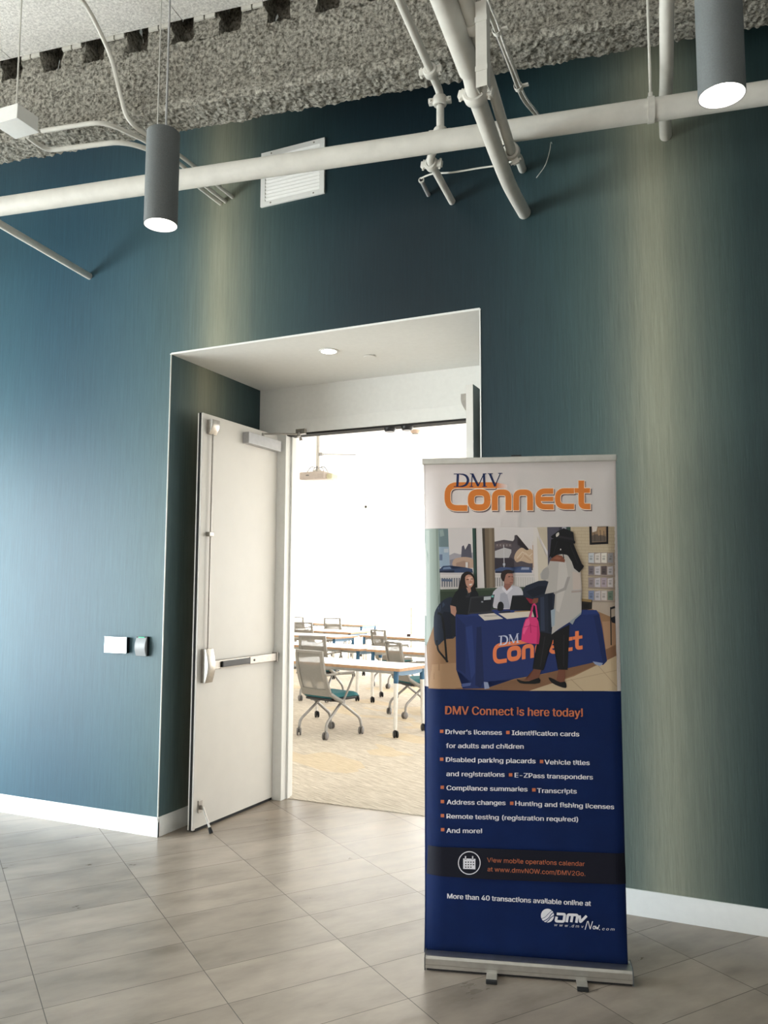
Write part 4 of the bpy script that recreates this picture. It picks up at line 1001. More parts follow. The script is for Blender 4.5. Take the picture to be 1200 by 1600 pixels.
GLYPHS = {' ': (188, []), '!': (196, ['67,160 63,509 132,509 128,160', '98,-4 86,-3 75,1 66,9 58,18 54,29 52,41 54,53 58,64 66,73 75,80 86,85 98,86 110,85 121,80 130,73 138,64 142,53 143,41 142,29 138,18 130,9 121,1 110,-3']), '(': (273, ['89,207 90,244 94,283 101,324 109,364 119,403 132,441 145,477 160,510 177,539 236,539 219,503 204,466 191,428 179,390 169,351 161,313 156,276 152,241 151,207 152,176 155,145 160,115 167,83 177,50 188,16 202,-19 218,-57 236,-96 177,-96 150,-46 128,4 111,55 99,106 92,156']), ')': (273, ['37,-96 56,-56 72,-18 86,18 97,52 106,85 113,116 118,147 121,177 122,207 121,241 117,276 112,313 104,351 94,390 82,428 69,466 54,503 37,539 97,539 113,510 128,477 142,441 154,403 164,364 173,323 179,283 183,244 184,207 182,156 174,104 161,53 144,3 123,-47 97,-96']), '-': (453, ['337,244 337,188 114,188 114,244']), '.': (188, ['95,-4 83,-3 73,1 63,9 55,18 51,29 50,41 51,53 55,64 63,73 73,81 83,85 95,87 107,85 118,81 128,73 135,64 140,53 141,41 140,29 135,18 128,9 118,1 107,-3']), '/': (249, ['235,533 71,-76 14,-76 178,533']), '0': (453, ['227,-7 191,-3 158,7 130,24 105,48 85,77 69,113 57,155 50,202 48,254 50,306 57,353 69,395 85,431 106,461 130,484 159,502 191,512 227,516 262,512 295,502 323,484 348,461 368,431 384,395 396,353 403,306 405,254 403,202 396,155 384,113 368,77 348,48 323,24 295,7 263,-3', '227,50 250,52 271,60 290,74 306,92 320,116 330,144 338,176 342,213 344,254 342,295 338,332 330,365 320,393 306,416 290,435 271,449 250,457 227,460 203,457 182,449 163,435 147,416 134,393 123,365 115,332 111,295 109,254 111,213 115,176 123,144 134,116 147,92 163,74 182,60 203,52']), '2': (453, ['64,0 64,47 234,229 282,282 294,298 303,312 311,327 316,341 319,356 320,371 319,389 315,405 308,419 298,431 287,441 273,449 258,455 241,458 224,460 205,458 188,454 172,447 159,438 148,427 139,413 132,398 128,381 127,362 66,362 68,391 75,418 86,442 102,464 121,482 143,496 168,507 196,513 225,516 254,513 281,507 306,497 328,482 346,465 361,445 372,423 379,398 381,372 380,354 377,336 371,318 363,299 351,280 336,259 317,235 294,209 267,180 153,60 389,57 389,0']), '4': (453, ['40,105 40,158 247,509 311,509 109,166 413,163 413,105', '282,0 282,121 282,146 282,318 343,318 343,0']), 'A': (480, ['16,0 201,509 276,509 463,0 395,0 287,302 264,372 232,478 245,478 213,371 191,302 85,0', '110,142 110,199 370,199 370,142']), 'C': (510, ['267,-7 225,-3 186,7 150,25 119,49 92,79 70,115 53,157 44,203 40,254 44,305 53,352 70,393 92,429 119,459 150,484 186,501 225,512 267,516 293,514 317,511 340,504 362,496 383,485 402,471 419,456 435,438 448,418 459,397 467,373 473,348 408,348 404,365 397,380 389,395 380,407 369,418 357,428 344,437 330,444 315,449 300,453 284,455 267,456 237,453 209,445 184,432 161,414 141,391 125,364 113,332 106,295 103,254 106,213 113,177 125,145 141,117 161,94 184,76 210,63 237,56 267,53 284,54 300,56 315,60 330,65 344,72 357,81 369,90 380,102 389,114 397,128 404,144 408,160 473,160 467,135 459,112 448,91 435,71 420,53 402,38 383,24 363,13 341,5 317,-2 293,-6']), 'D': (502, ['219,0 96,0 96,57 215,57 254,60 288,68 318,81 343,99 363,122 379,149 390,181 397,216 399,255 397,294 390,329 379,361 364,388 344,410 320,428 291,441 258,449 221,452 93,452 93,509 225,509 273,505 315,495 353,478 385,455 412,426 433,391 449,351 458,306 462,255 458,205 449,159 433,119 411,83 384,54 351,31 312,14 268,3', '125,509 125,0 60,0 60,509']), 'E': (419, ['60,0 60,509 372,509 372,452 125,452 125,286 355,286 355,229 125,229 125,57 375,57 375,0']), 'G': (520, ['269,-7 225,-3 185,7 149,25 118,49 91,79 69,116 53,157 43,203 40,254 43,305 53,352 69,393 91,429 117,459 149,484 184,501 223,512 265,516 291,514 316,510 340,504 363,494 384,483 403,469 421,453 436,436 449,416 460,395 468,373 474,349 408,349 402,365 395,379 387,393 378,406 368,417 356,427 344,436 330,443 315,448 300,453 283,455 265,456 236,453 209,445 183,432 160,414 141,392 125,364 113,332 106,295 103,254 106,213 113,177 125,145 141,117 161,95 184,76 210,63 238,56 269,53 296,55 322,61 345,71 365,85 382,102 396,123 407,147 413,173 415,202 434,199 283,199 283,256 478,256 478,200 475,160 466,124 451,91 431,62 406,38 377,19 344,5 308,-4']), 'H': (517, ['60,0 60,509 125,509 125,289 392,289 392,509 457,509 457,0 392,0 392,232 125,232 125,0']), 'I': (300, ['31,0 31,57 118,57 118,452 31,452 31,509 269,509 269,452 183,452 183,57 269,57 269,0']), 'M': (628, ['60,0 60,509 152,509 277,187 287,159 299,123 311,84 322,49 307,49 318,83 330,121 342,158 352,187 476,509 568,509 568,0 504,0 504,291 504,327 505,369 506,413 507,457 513,457 498,409 482,363 467,322 456,291 342,0 286,0 170,291 159,321 145,361 129,408 112,457 119,457 120,416 121,372 122,328 122,291 122,0']), 'N': (523, ['60,0 60,509 136,509 343,183 363,151 388,107 414,55 405,54 401,108 399,157 399,195 399,509 463,509 463,0 387,0 202,290 177,331 148,381 108,452 119,454 122,384 124,328 125,291 125,0']), 'O': (533, ['267,-7 225,-3 186,7 150,25 119,49 92,79 70,115 53,157 44,203 40,254 44,305 53,352 70,393 92,429 119,459 150,484 186,501 225,512 267,516 309,512 348,501 384,484 415,459 442,429 464,393 480,352 490,305 493,254 490,203 480,157 464,115 442,79 415,49 384,25 348,7 309,-3', '267,53 296,55 324,63 349,76 372,94 392,116 408,144 420,176 428,213 430,254 428,295 420,332 408,365 392,392 372,415 349,433 324,446 296,453 267,456 237,453 210,445 184,433 161,415 142,392 125,364 113,332 106,295 103,254 106,213 113,176 125,144 142,117 161,94 184,76 210,63 237,55']), 'P': (445, ['60,0 60,509 235,509 272,506 305,499 332,487 356,471 375,452 390,430 400,404 407,377 409,348 407,318 400,291 390,265 375,243 356,223 332,207 305,195 272,188 235,186 109,186 109,242 233,242 257,244 279,248 297,256 312,266 324,279 333,294 339,310 343,328 344,348 343,367 339,385 333,402 324,416 312,428 297,439 279,446 257,451 232,452 125,452 125,0']), 'R': (449, ['60,0 60,509 236,509 273,506 305,500 333,489 356,473 376,455 390,433 401,408 407,381 409,352 407,323 401,296 390,271 376,250 356,232 333,217 305,206 273,200 236,198 96,198 96,255 234,255 258,256 280,260 298,267 313,276 325,287 334,300 340,316 344,333 345,352 344,371 340,389 334,405 325,419 313,430 298,440 279,446 258,451 233,452 125,452 125,0', '353,0 230,229 303,229 428,0']), 'T': (449, ['32,452 32,509 417,509 417,452 257,452 257,0 193,0 193,452']), 'V': (480, ['204,0 16,509 84,509 192,206 215,137 248,31 235,31 267,138 290,206 395,509 463,509 278,0']), 'W': (686, ['155,0 16,509 82,509 163,196 175,145 187,94 197,40 189,40 200,94 211,145 224,196 306,509 380,509 462,196 474,145 486,94 497,40 488,40 499,94 510,145 523,196 603,509 670,509 530,0 455,0 368,323 351,391 336,475 350,475 335,395 318,323 230,0']), 'Z': (438, ['42,0 42,46 273,385 306,431 341,476 348,454 285,452 223,452 40,452 40,509 397,509 397,462 169,129 134,81 97,33 90,54 152,57 214,57 399,57 399,0']), 'a': (389, ['160,-9 137,-7 115,-3 94,5 76,15 60,29 48,45 38,63 32,84 30,108 32,128 36,146 43,161 53,174 64,184 78,193 92,200 108,206 125,211 178,220 234,227 265,235 276,255 275,272 272,285 267,297 260,307 251,315 240,322 227,327 212,330 196,331 178,330 163,327 149,322 118,301 100,274 41,291 51,313 64,331 79,346 95,358 114,368 133,375 153,380 173,383 194,384 239,379 255,375 271,369 286,360 300,350 312,336 322,320 330,301 335,278 337,251 337,0 277,0 277,52 272,52 252,25 242,16 229,8 215,1 199,-4 181,-7', '170,45 192,47 211,51 228,59 242,68 254,80 263,93 270,108 274,122 276,138 276,190 259,182 231,176 200,171 175,168 134,159 122,153 112,147 103,139 97,130 93,118 92,105 93,93 96,82 102,72 109,64 119,57 130,52 142,48 156,46']), 'b': (424, ['229,-8 208,-7 189,-3 172,4 159,12 147,21 138,31 118,59 112,59 112,0 53,0 53,509 114,509 114,319 118,319 137,346 147,355 158,364 171,373 188,379 207,383 229,384 259,382 287,374 313,361 335,342 354,320 370,293 381,261 388,227 390,189 388,151 381,116 370,84 355,57 336,34 313,16 288,3 260,-6', '220,47 242,49 262,55 279,66 294,80 306,97 316,117 323,139 327,163 328,189 327,215 323,239 316,261 307,281 295,298 280,311 262,322 243,328 220,330 198,328 178,322 161,312 147,299 134,282 125,263 118,241 114,216 113,189 114,162 118,138 125,115 135,95 147,78 162,65 179,55 198,49']), 'c': (396, ['207,-8 174,-5 144,3 117,16 93,35 72,58 56,85 44,116 37,150 34,187 37,225 44,260 56,291 72,318 93,341 117,360 144,374 174,382 207,384 226,384 243,381 260,377 276,371 291,364 305,356 318,346 330,335 340,322 349,308 356,293 362,277 303,262 290,289 270,311 242,325 207,330 184,328 163,321 145,310 130,296 118,278 108,258 102,236 98,212 96,187 98,163 102,139 108,117 118,97 130,80 145,66 163,55 184,49 207,46 243,52 271,66 292,89 304,117 363,102 357,86 350,70 341,56 331,43 319,32 306,21 292,12 277,5 261,-1 244,-5 226,-7']), 'd': (424, ['195,-8 165,-6 137,3 111,16 89,34 70,57 55,84 43,116 36,151 34,189 36,227 43,261 55,293 70,320 89,342 112,361 137,374 165,382 196,384 218,383 237,379 253,373 267,364 278,355 287,346 306,319 311,319 311,509 372,509 372,0 313,0 313,59 307,59 287,31 277,21 266,12 252,4 236,-3 217,-7', '205,47 226,49 246,55 263,65 278,78 290,95 299,115 306,138 310,162 312,189 310,216 306,241 300,263 290,282 278,299 263,312 246,322 227,328 205,330 182,328 162,322 145,311 130,298 118,281 108,261 102,239 98,215 96,189 98,163 102,139 109,117 118,97 130,80 145,66 162,55 182,49']), 'e': (404, ['212,-8 177,-5 145,3 117,16 92,35 72,58 56,85 44,116 37,150 34,187 36,224 44,258 55,290 71,317 91,340 115,359 142,373 172,382 205,384 226,383 246,380 266,374 285,366 303,355 319,341 334,324 347,305 357,282 365,256 370,227 371,194 371,169 75,169 75,221 338,221 310,202 308,226 304,248 298,269 288,286 277,301 263,314 246,323 227,328 205,330 183,328 164,323 146,313 131,301 119,286 109,270 102,251 97,231 96,211 96,178 98,151 102,127 110,106 121,88 135,73 151,61 169,53 190,48 212,46 227,47 241,49 254,53 265,58 276,65 285,73 294,82 300,93 306,105 365,91 358,72 348,55 335,39 320,26 302,14 283,4 261,-3 237,-7']), 'f': (254, ['228,379 228,327 6,327 6,379', '81,0 81,432 82,452 87,470 96,486 107,499 120,510 135,519 152,525 169,529 187,530 222,527 243,521 227,468 215,472 195,474 178,472 164,468 154,460 147,449 143,435 142,419 142,0']), 'g': (425, ['207,-151 180,-149 156,-146 134,-140 114,-132 97,-122 82,-110 70,-97 59,-84 51,-69 101,-41 122,-66 131,-74 142,-82 154,-88 169,-93 187,-96 207,-97 236,-95 261,-87 282,-75 298,-58 308,-34 311,-6 311,68 306,68 287,41 277,32 266,23 252,16 236,10 217,6 195,5 165,7 138,14 113,27 90,43 71,65 55,90 43,120 36,154 34,191 36,229 43,263 55,293 71,320 90,342 112,361 138,374 166,382 196,384 218,383 237,379 253,373 267,365 279,356 288,346 308,319 313,319 313,379 372,379 372,-9 370,-40 363,-67 350,-90 334,-109 314,-124 291,-136 265,-144 237,-149', '205,59 227,61 246,66 264,75 278,87 290,103 300,121 307,142 311,166 312,193 311,219 307,242 300,264 291,283 279,299 264,312 247,322 227,328 205,330 182,328 163,322 145,312 130,298 118,282 109,262 102,241 98,218 96,193 98,167 102,144 109,123 118,104 131,88 145,76 163,66 183,61']), 'h': (410, ['114,227 114,0 53,0 53,509 114,509 114,287 102,287 116,319 132,344 152,362 175,374 200,382 227,384 252,383 275,377 295,369 313,356 328,340 341,321 350,298 355,271 357,240 357,0 296,0 296,235 293,263 286,286 273,304 256,318 235,326 210,329 192,328 176,324 161,317 147,308 136,297 126,283 119,266 115,248']), 'i': (167, ['53,0 53,379 114,379 114,0', '84,443 73,444 63,448 54,455 47,463 43,472 41,483 43,494 47,504 54,512 63,518 73,522 84,524 95,522 105,518 114,512 121,504 125,494 126,483 125,472 121,463 114,455 105,448 95,444']), 'k': (381, ['110,137 110,212 121,212 284,379 360,379 184,199 177,199', '53,0 53,509 114,509 114,0', '294,0 148,186 191,229 372,0']), 'l': (189, ['139,-2 112,0 91,8 74,20 62,37 55,59 53,84 53,509 114,509 114,99 114,83 117,71 120,62 126,57 135,53 146,52 160,53 170,54 181,3 162,-1']), 'm': (610, ['53,0 53,379 112,379 112,295 108,295 114,314 122,331 132,346 144,358 158,368 172,376 187,382 203,385 219,386 245,383 268,375 287,361 303,342 314,320 321,295 312,295 318,312 326,329 337,343 350,356 364,366 381,375 398,381 417,385 437,386 458,385 478,380 497,372 514,361 529,346 541,328 550,307 555,283 557,255 557,0 496,0 496,254 493,279 485,298 473,313 456,323 438,329 419,330 402,329 387,326 374,320 363,312 353,302 345,290 340,277 336,263 335,247 335,0 274,0 274,260 272,280 265,297 253,311 238,322 220,328 199,330 185,329 171,326 158,320 145,312 135,302 126,289 119,274 115,257 114,238 114,0']), 'n': (410, ['114,227 114,0 53,0 53,379 112,379 112,287 102,287 116,319 132,344 152,362 175,374 200,382 227,384 252,383 275,377 295,369 313,356 328,340 341,321 350,298 355,271 357,240 357,0 296,0 296,235 293,263 286,286 273,304 256,318 235,326 210,329 192,328 176,324 161,317 147,308 136,297 126,283 119,266 115,248']), 'o': (415, ['207,-8 174,-5 144,3 117,16 93,35 72,58 56,85 44,116 37,150 34,187 37,225 44,260 56,291 72,318 93,341 117,360 144,374 174,382 207,384 241,382 271,374 299,360 323,341 343,318 359,291 371,260 379,225 381,187 379,150 371,116 359,85 343,58 323,35 299,16 271,3 241,-5', '207,46 231,49 252,55 270,66 285,80 298,97 307,117 314,139 318,163 319,187 318,212 314,236 307,258 298,278 285,296 270,310 252,321 231,328 207,330 184,328 163,321 145,310 130,296 118,278 108,258 102,236 98,212 96,187 98,163 102,139 108,117 118,97 130,80 145,66 163,55 184,49']), 'p': (424, ['53,-143 53,379 112,379 112,319 118,319 137,346 147,355 158,364 171,373 188,379 207,383 229,384 259,382 287,374 313,361 335,342 354,320 370,293 381,261 388,227 390,189 388,151 381,116 370,84 355,57 336,34 313,16 288,3 260,-6 229,-8 208,-7 189,-3 173,4 159,12 147,21 138,31 118,59 114,59 114,-143', '220,47 242,49 262,55 279,66 294,80 306,97 316,117 323,139 327,163 328,189 327,215 323,239 316,261 307,281 295,298 280,311 262,322 243,328 220,330 198,328 178,322 161,312 147,299 134,282 125,263 118,241 114,216 113,189 114,162 118,138 125,115 135,95 147,78 162,65 179,55 198,49']), 'q': (424, ['372,-143 311,-143 311,59 306,59 287,31 277,21 266,12 252,4 236,-3 217,-7 195,-8 165,-6 137,3 111,16 89,34 70,57 55,84 43,116 36,151 34,189 36,227 43,261 55,293 70,320 89,342 112,361 137,374 165,382 196,384 218,383 237,379 253,373 267,364 278,355 287,346 307,319 313,319 313,379 372,379', '205,47 226,49 246,55 263,65 278,78 290,95 299,115 306,138 310,162 312,189 310,216 306,241 300,263 290,282 278,299 263,312 246,322 227,328 205,330 182,328 162,322 145,311 130,298 118,281 108,261 102,239 98,215 96,189 98,163 102,139 109,117 118,97 130,80 145,66 162,55 182,49']), 'r': (259, ['53,0 53,379 112,379 112,321 124,339 137,354 152,367 171,377 191,383 213,385 229,384 243,384 243,322 230,324 207,326 190,324 174,321 159,315 146,306 135,296 126,284 119,269 115,254 114,237 114,0']), 's': (365, ['182,-8 157,-7 133,-3 112,3 93,12 76,24 62,38 50,54 41,73 36,94 94,107 101,87 111,72 124,60 141,52 160,47 181,45 206,47 227,53 244,62 258,74 265,88 268,103 266,115 262,126 254,136 243,144 229,150 212,155 149,170 118,180 92,192 72,208 58,227 50,249 47,274 49,295 55,314 65,332 79,347 95,360 115,370 137,378 161,383 187,384 212,383 234,379 254,372 271,363 286,352 299,339 309,324 318,308 324,290 268,277 262,291 254,304 243,316 228,325 210,331 187,333 166,331 147,326 131,317 119,305 111,292 109,277 110,264 115,253 124,243 136,235 152,229 172,223 229,209 261,200 287,187 306,171 320,153 328,131 331,107 329,85 323,65 312,47 298,31 281,18 260,6 236,-2 210,-7']), 't': (227, ['204,379 204,327 6,327 6,379', '65,471 126,471 126,98 127,83 130,70 136,61 144,55 156,51 170,50 185,51 202,54 213,2 192,-3 168,-4 138,-1 113,7 92,21 77,41 68,64 65,93']), 'u': (410, ['182,-5 158,-3 135,2 115,11 97,23 82,39 69,59 60,82 54,109 53,139 53,379 114,379 114,144 116,117 124,94 137,75 154,61 175,53 200,50 218,51 234,55 249,62 263,71 274,83 283,97 290,113 295,132 296,153 296,379 357,379 357,0 298,0 298,92 307,92 294,60 277,35 257,17 234,5 209,-3']), 'v': (389, ['163,0 17,379 84,379 165,155 187,87 206,21 184,21 203,87 224,155 305,379 371,379 226,0']), 'w': (567, ['138,0 23,379 87,379 133,214 154,137 175,41 165,41 186,135 206,214 252,379 316,379 362,214 382,136 402,41 391,41 413,135 434,214 480,379 545,379 429,0 368,0 319,172 305,225 291,280 277,338 291,338 277,280 263,225 248,172 199,0']), 'y': (389, ['47,-139 61,-86 71,-87 104,-89 113,-86 122,-81 130,-74 138,-64 145,-51 151,-36 163,-1 17,379 84,379 165,155 187,87 206,21 184,21 202,87 224,155 305,379 371,379 204,-58 196,-77 187,-93 177,-107 165,-119 153,-128 139,-136 125,-141 109,-144 91,-145 65,-143']), '’': (177, ['52,318 82,509 151,509 98,318'])}


def text_tris(body, spacing=1.0, shear=0.0):
    """a line of sans-serif lettering as triangles, 1000 units to the em"""
    T = []; x = 0
    for ch in body:
        adv, loops = GLYPHS[ch]
        if loops:
            L = [[Vector((*map(int, q.split(',')), 0)) for q in lp.split()] for lp in loops]
            if ch in 'i!':                     # open the gap between dot and stem so it reads at poster distance
                stem = max(L, key=lambda lp: max(v.y for v in lp) - min(v.y for v in lp))
                edge_y = max(v.y for v in stem) if ch == 'i' else min(v.y for v in stem)
                for v in stem:
                    if abs(v.y - edge_y) < 5: v.y += -28 if ch == 'i' else 40
            flat = [(v.x + x + shear * v.y, v.y) for lp in L for v in lp]
            for t3 in tessellate_polygon(L): T.append(tuple(flat[k] for k in t3))
        x += adv * spacing
    return T


def write(ink, body, x0, y0, x1, y1, cap, col, fn, bold=0.0, shear=0.0, spacing=1.0):
    """a line of type from its first baseline point to its last, cap = capital height in artwork units"""
    T = text_tris(body.replace("'", "\u2019"), spacing, shear)
    xs = [p[0] for t in T for p in t]; a, b = min(xs), max(xs)
    k = (x1 - x0) / (b - a)
    for dx in ((-bold, 0, bold) if bold else (0,)):
        def f(x, y):
            u = x0 + (x - a) * k + dx; return fn(u, y0 + (y1 - y0) * (x - a) / (b - a) - y * cap / 509.0)
        ink.tris(T, col, f)


WH = rgb(238, 230, 228); NAVY = rgb(19, 46, 102); DNAVY = rgb(7, 10, 28); ORANGE = rgb(214, 122, 50); ORANGE2 = rgb(190, 108, 72); TXT = rgb(226, 224, 230)
ZPIC = 1.1700; ZPIC_TOP = 1.871

# vinyl sheet: white head, navy lower half (its ground colours)
bm = bmesh.new()
SS = sorted([S_L] + [S_L + 0.085 * k / 8 for k in range(1, 9)] + [0.4] + [S_R - 0.05 * k / 5 for k in range(0, 6)])
ZZ = sorted([Z_LO + (Z_HI - Z_LO) * k / 36 for k in range(37)] + [ZPIC])
g = [[bm.verts.new((x, 0, z)) for z in ZZ] for x in SS]
for i in range(len(SS) - 1):
    for j in range(len(ZZ) - 1):
        f = bm.faces.new((g[i][j], g[i + 1][j], g[i + 1][j + 1], g[i][j + 1])); f.material_index = 0 if ZZ[j] < ZPIC - 1e-6 else 1
for v in bm.verts: v.co.y = sheet_y(v.co.x, v.co.z)
sheet = bpy.data.meshes.new('banner_sheet'); bmesh.ops.solidify(bm, geom=bm.faces[:], thickness=-0.0006); bm.to_mesh(sheet); bm.free()
for m in (mat('navy_vinyl', NAVY[:3], 0.5, noise_amt=0.10, noise_scale=9, spec=0.3), mat('white_vinyl', WH[:3], 0.5, noise_amt=0.02, noise_scale=5, spec=0.3)): sheet.materials.append(m)
sheet.polygons.foreach_set('use_smooth', [True] * len(sheet.polygons))
SH = bpy.data.objects.new('banner_sheet', sheet); C.objects.link(SH); SH.parent = BN
SH['label'] = 'printed vinyl sheet, white at the head and navy blue below'


def connect_logo(ink, fn, col, shadow=True):
    """the orange wordmark with its tall C, in a 1200 x 400 field"""
    strokes = [([(455, 113), (300, 113), (157, 113), (157, 256), (281, 256)], 37, 62), ([(452, 270), (452, 158), (538, 158), (538, 270)], 37, 34),
               ([(586, 270), (586, 158), (673, 158), (673, 270)], 37, 34), ([(818, 150), (722, 150), (722, 248), (820, 248)], 34, 46), ([(722, 199), (818, 199)], 28, 0),
               ([(948, 148), (845, 148), (845, 246), (948, 246)], 34, 46), ([(993, 84), (993, 246), (1050, 246)], 36, 28), ([(950, 146), (1048, 146)], 30, 0)]
    ring = [(355 + 51 * math.copysign(abs(math.cos(a)) ** 0.72, math.cos(a)), 205 + 48 * math.copysign(abs(math.sin(a)) ** 0.72, math.sin(a))) for a in [2 * PI * k / 40 for k in range(40)]]
    def layer(c, ex, off):
        first = True
        for pts, w, r in strokes:
            stroke(ink, pts, w + ex, c, fn, r, 6, ex / 2, off)
        stroke(ink, ring, 40 + ex, c, fn, 0, 5, 0, off, closed=True)
    if shadow:
        layer(rgb(150, 132, 128), 7, (7, 8)); layer(rgb(84, 62, 66), 3, (5, 6)); layer(rgb(250, 232, 214), 7, (0, 0))
    layer(col, 0, (0, 0))
    # the bar of the C fades out under the small letters
    for k in range(6):
        x = 455 + k * 13; a = k / 6
        c = tuple(col[i] * (1 - a) + (WH[i] if shadow else NAVY[i]) * a for i in range(3)) + (1,)
        ink.poly([(x, 95 + k * 2.5), (x + 13, 97.5 + k * 2.5), (x + 13, 131), (x, 131)], c, fn)


def serif_dmv(ink, fn, col, letters='DMV'):
    def st(pts, w): stroke(ink, pts, w, col, fn, 0)
    LAYER[0] += 1
    st([(222, 42), (218, 122)], 15); st([(196, 43), (242, 43)], 5); st([(196, 121), (242, 121)], 5)
    arc = [(232, 44), (255, 46), (274, 56), (284, 74), (283, 92), (272, 110), (252, 119), (230, 121)]
    L = catmull([(x, y, 0) for x, y in arc], 4); n = len(L)
    st([(p.x, p.y) for p in L], [5 + 11 * math.sin(PI * i / (n - 1)) for i in range(n)])
    if 'M' in letters:
        st([(312, 42), (306, 122)], 6); st([(312, 42), (349, 118)], 14); st([(348, 120), (384, 42)], 6); st([(384, 40), (388, 122)], 14)
        st([(297, 42), (318, 42)], 5); st([(378, 42), (400, 42)], 5); st([(294, 121), (318, 121)], 5); st([(374, 121), (404, 121)], 5)
    if 'V' in letters:
        st([(422, 42), (455, 120)], 14); st([(453, 120), (487, 40)], 6); st([(408, 41), (440, 41)], 5); st([(474, 39), (500, 39)], 5)


ink = Ink()
connect_logo(ink, lambda x, y: lay('head', x, y), ORANGE)
serif_dmv(ink, lambda x, y: lay('head', x, y), rgb(22, 38, 82))
ink.done('printed_logo', SH)

# ---- the printed photograph: a service desk with a visitor
ink = Ink()
def pcol(r, g, b): return rgb(r * 0.93, g * 0.92, b * 0.92)
def P(col, *pts, sm=0):
    pts = [tuple(p) for p in pts]
    ink.poly(smoothpoly(pts, sm) if sm else pts, pcol(*col), lambda x, y: lay('pic', x, y))
def S(col, pts, w, r=0, caps=0): stroke(ink, pts, w, pcol(*col), lambda x, y: lay('pic', x, y), r, caps=caps)
def R(col, x0, y0, x1, y1): P(col, (x0, y0), (x1, y0), (x1, y1), (x0, y1))
P((226, 219, 217), (76, 430), (1098, 421), (1100, 900), (80, 900))
P((152, 165, 156), (76, 432), (156, 432), (168, 860), (150, 1060), (76, 1060)); P((128, 142, 134), (140, 432), (157, 432), (169, 850), (152, 840)); P((176, 186, 178), (84, 440), (104, 440), (112, 1040), (88, 1040))
P((118, 138, 142), (155, 432), (206, 432), (210, 532), (157, 530)); P((150, 168, 165), (160, 440), (180, 436), (186, 470), (164, 476)); P((160, 180, 200), (157, 530), (211, 530), (216, 640), (162, 640)); R((108, 124, 150), 160, 570, 176, 602); R((196, 206, 214), 184, 540, 208, 560)
P((172, 168, 176), (212, 575), (240, 562), (270, 570), (340, 560), (344, 642), (216, 642)); P((140, 140, 155), (216, 600), (262, 588), (262, 640), (216, 640)); P((92, 90, 104), (276, 585), (280, 528), (290, 520), (298, 545), (312, 540), (316, 512), (328, 516), (334, 588)); P((196, 166, 146), (234, 600), (262, 588), (300, 584), (338, 596), (342, 642), (238, 642), sm=2)
P((172, 142, 126), (250, 616), (290, 604), (320, 612), (320, 640), (250, 640)); R((230, 225, 222), 300, 612, 312, 650); P((54, 70, 104), (160, 650), (180, 632), (220, 630), (236, 648), (300, 640), (336, 648), (340, 668), (160, 668)); P((120, 140, 170), (182, 640), (216, 636), (224, 648), (178, 650)); P((30, 40, 62), (160, 658), (240, 656), (240, 668), (160, 668))
R((212, 205, 204), 164, 670, 362, 680); R((118, 118, 124), 164, 694, 350, 748)
for k in range(15): R((214, 208, 206), 166 + k * 13, 690, 171 + k * 13, 750)
R((218, 212, 208), 164, 686, 360, 696); R((205, 200, 196), 164, 744, 360, 754); P((90, 105, 130), (170, 700), (230, 704), (230, 716), (170, 714))
P((54, 82, 74), (336, 430), (356, 430), (363, 748), (345, 748)); P((30, 48, 44), (350, 430), (356, 430), (363, 748), (357, 748))
P((122, 106, 88), (388, 430), (453, 429), (459, 748), (402, 750)); P((70, 62, 54), (388, 430), (402, 430), (412, 750), (402, 750)); P((140, 124, 104), (424, 430), (440, 430), (446, 748), (430, 748))
P((88, 80, 86), (455, 502), (505, 492), (560, 500), (562, 468), (575, 466), (578, 520), (600, 540), (650, 556), (662, 600), (662, 655), (456, 655)); P((108, 96, 98), (460, 515), (500, 506), (548, 514), (548, 530), (460, 535)); P((198, 194, 194), (457, 552), (508, 534), (545, 544), (545, 560), (530, 592), (457, 588)); P((60, 54, 62), (456, 590), (545, 588), (560, 600), (560, 650), (456, 650))
for k in range(5): R((150, 138, 138), 466 + k * 17, 516, 473 + k * 17, 526)
P((206, 178, 150), (560, 590), (572, 556), (600, 534), (628, 548), (648, 540), (668, 566), (672, 610), (640, 618), (600, 606), (574, 612), sm=3); S((226, 206, 182), [(576, 590), (604, 556), (640, 580), (664, 560)], 5); S((186, 152, 124), [(570, 606), (612, 574), (650, 604)], 4); S((216, 192, 166), [(590, 604), (620, 560), (660, 600)], 4); S((224, 214, 208), [(664, 500), (668, 690)], 14); S((196, 160, 130), [(660, 520), (662, 640)], 4)
S((210, 208, 210), [(504, 520), (507, 660)], 4); R((196, 200, 210), 500, 618, 512, 630); P((70, 88, 128), (458, 650), (490, 638), (540, 640), (560, 652), (600, 634), (650, 640), (656, 668), (458, 668)); P((150, 160, 186), (600, 640), (640, 640), (640, 652), (596, 652)); P((40, 46, 66), (460, 660), (560, 658), (560, 670), (460, 670))
R((214, 208, 204), 458, 676, 690, 686); R((150, 146, 146), 458, 694, 552, 742); R((206, 200, 196), 552, 692, 690, 742)
for k in range(18): R((222, 216, 212), 462 + k * 12.5, 690, 467 + k * 12.5, 744)
P((228, 220, 214), (660, 424), (692, 423), (706, 750), (672, 752))
P((204, 190, 168), (682, 426), (738, 424), (742, 560), (700, 480)); P((216, 205, 186), (682, 470), (740, 590), (744, 700), (690, 720))
P((86, 84, 98), (737, 424), (862, 423), (866, 640), (741, 640)); P((62, 60, 72), (800, 424), (828, 424), (832, 560), (804, 560)); P((58, 86, 76), (842, 423), (864, 423), (866, 470), (846, 470)); P((192, 186, 196), (816, 423), (838, 423), (842, 560), (818, 560))
P((205, 188, 160), (862, 423), (1098, 421), (1101, 915), (900, 838), (866, 640))
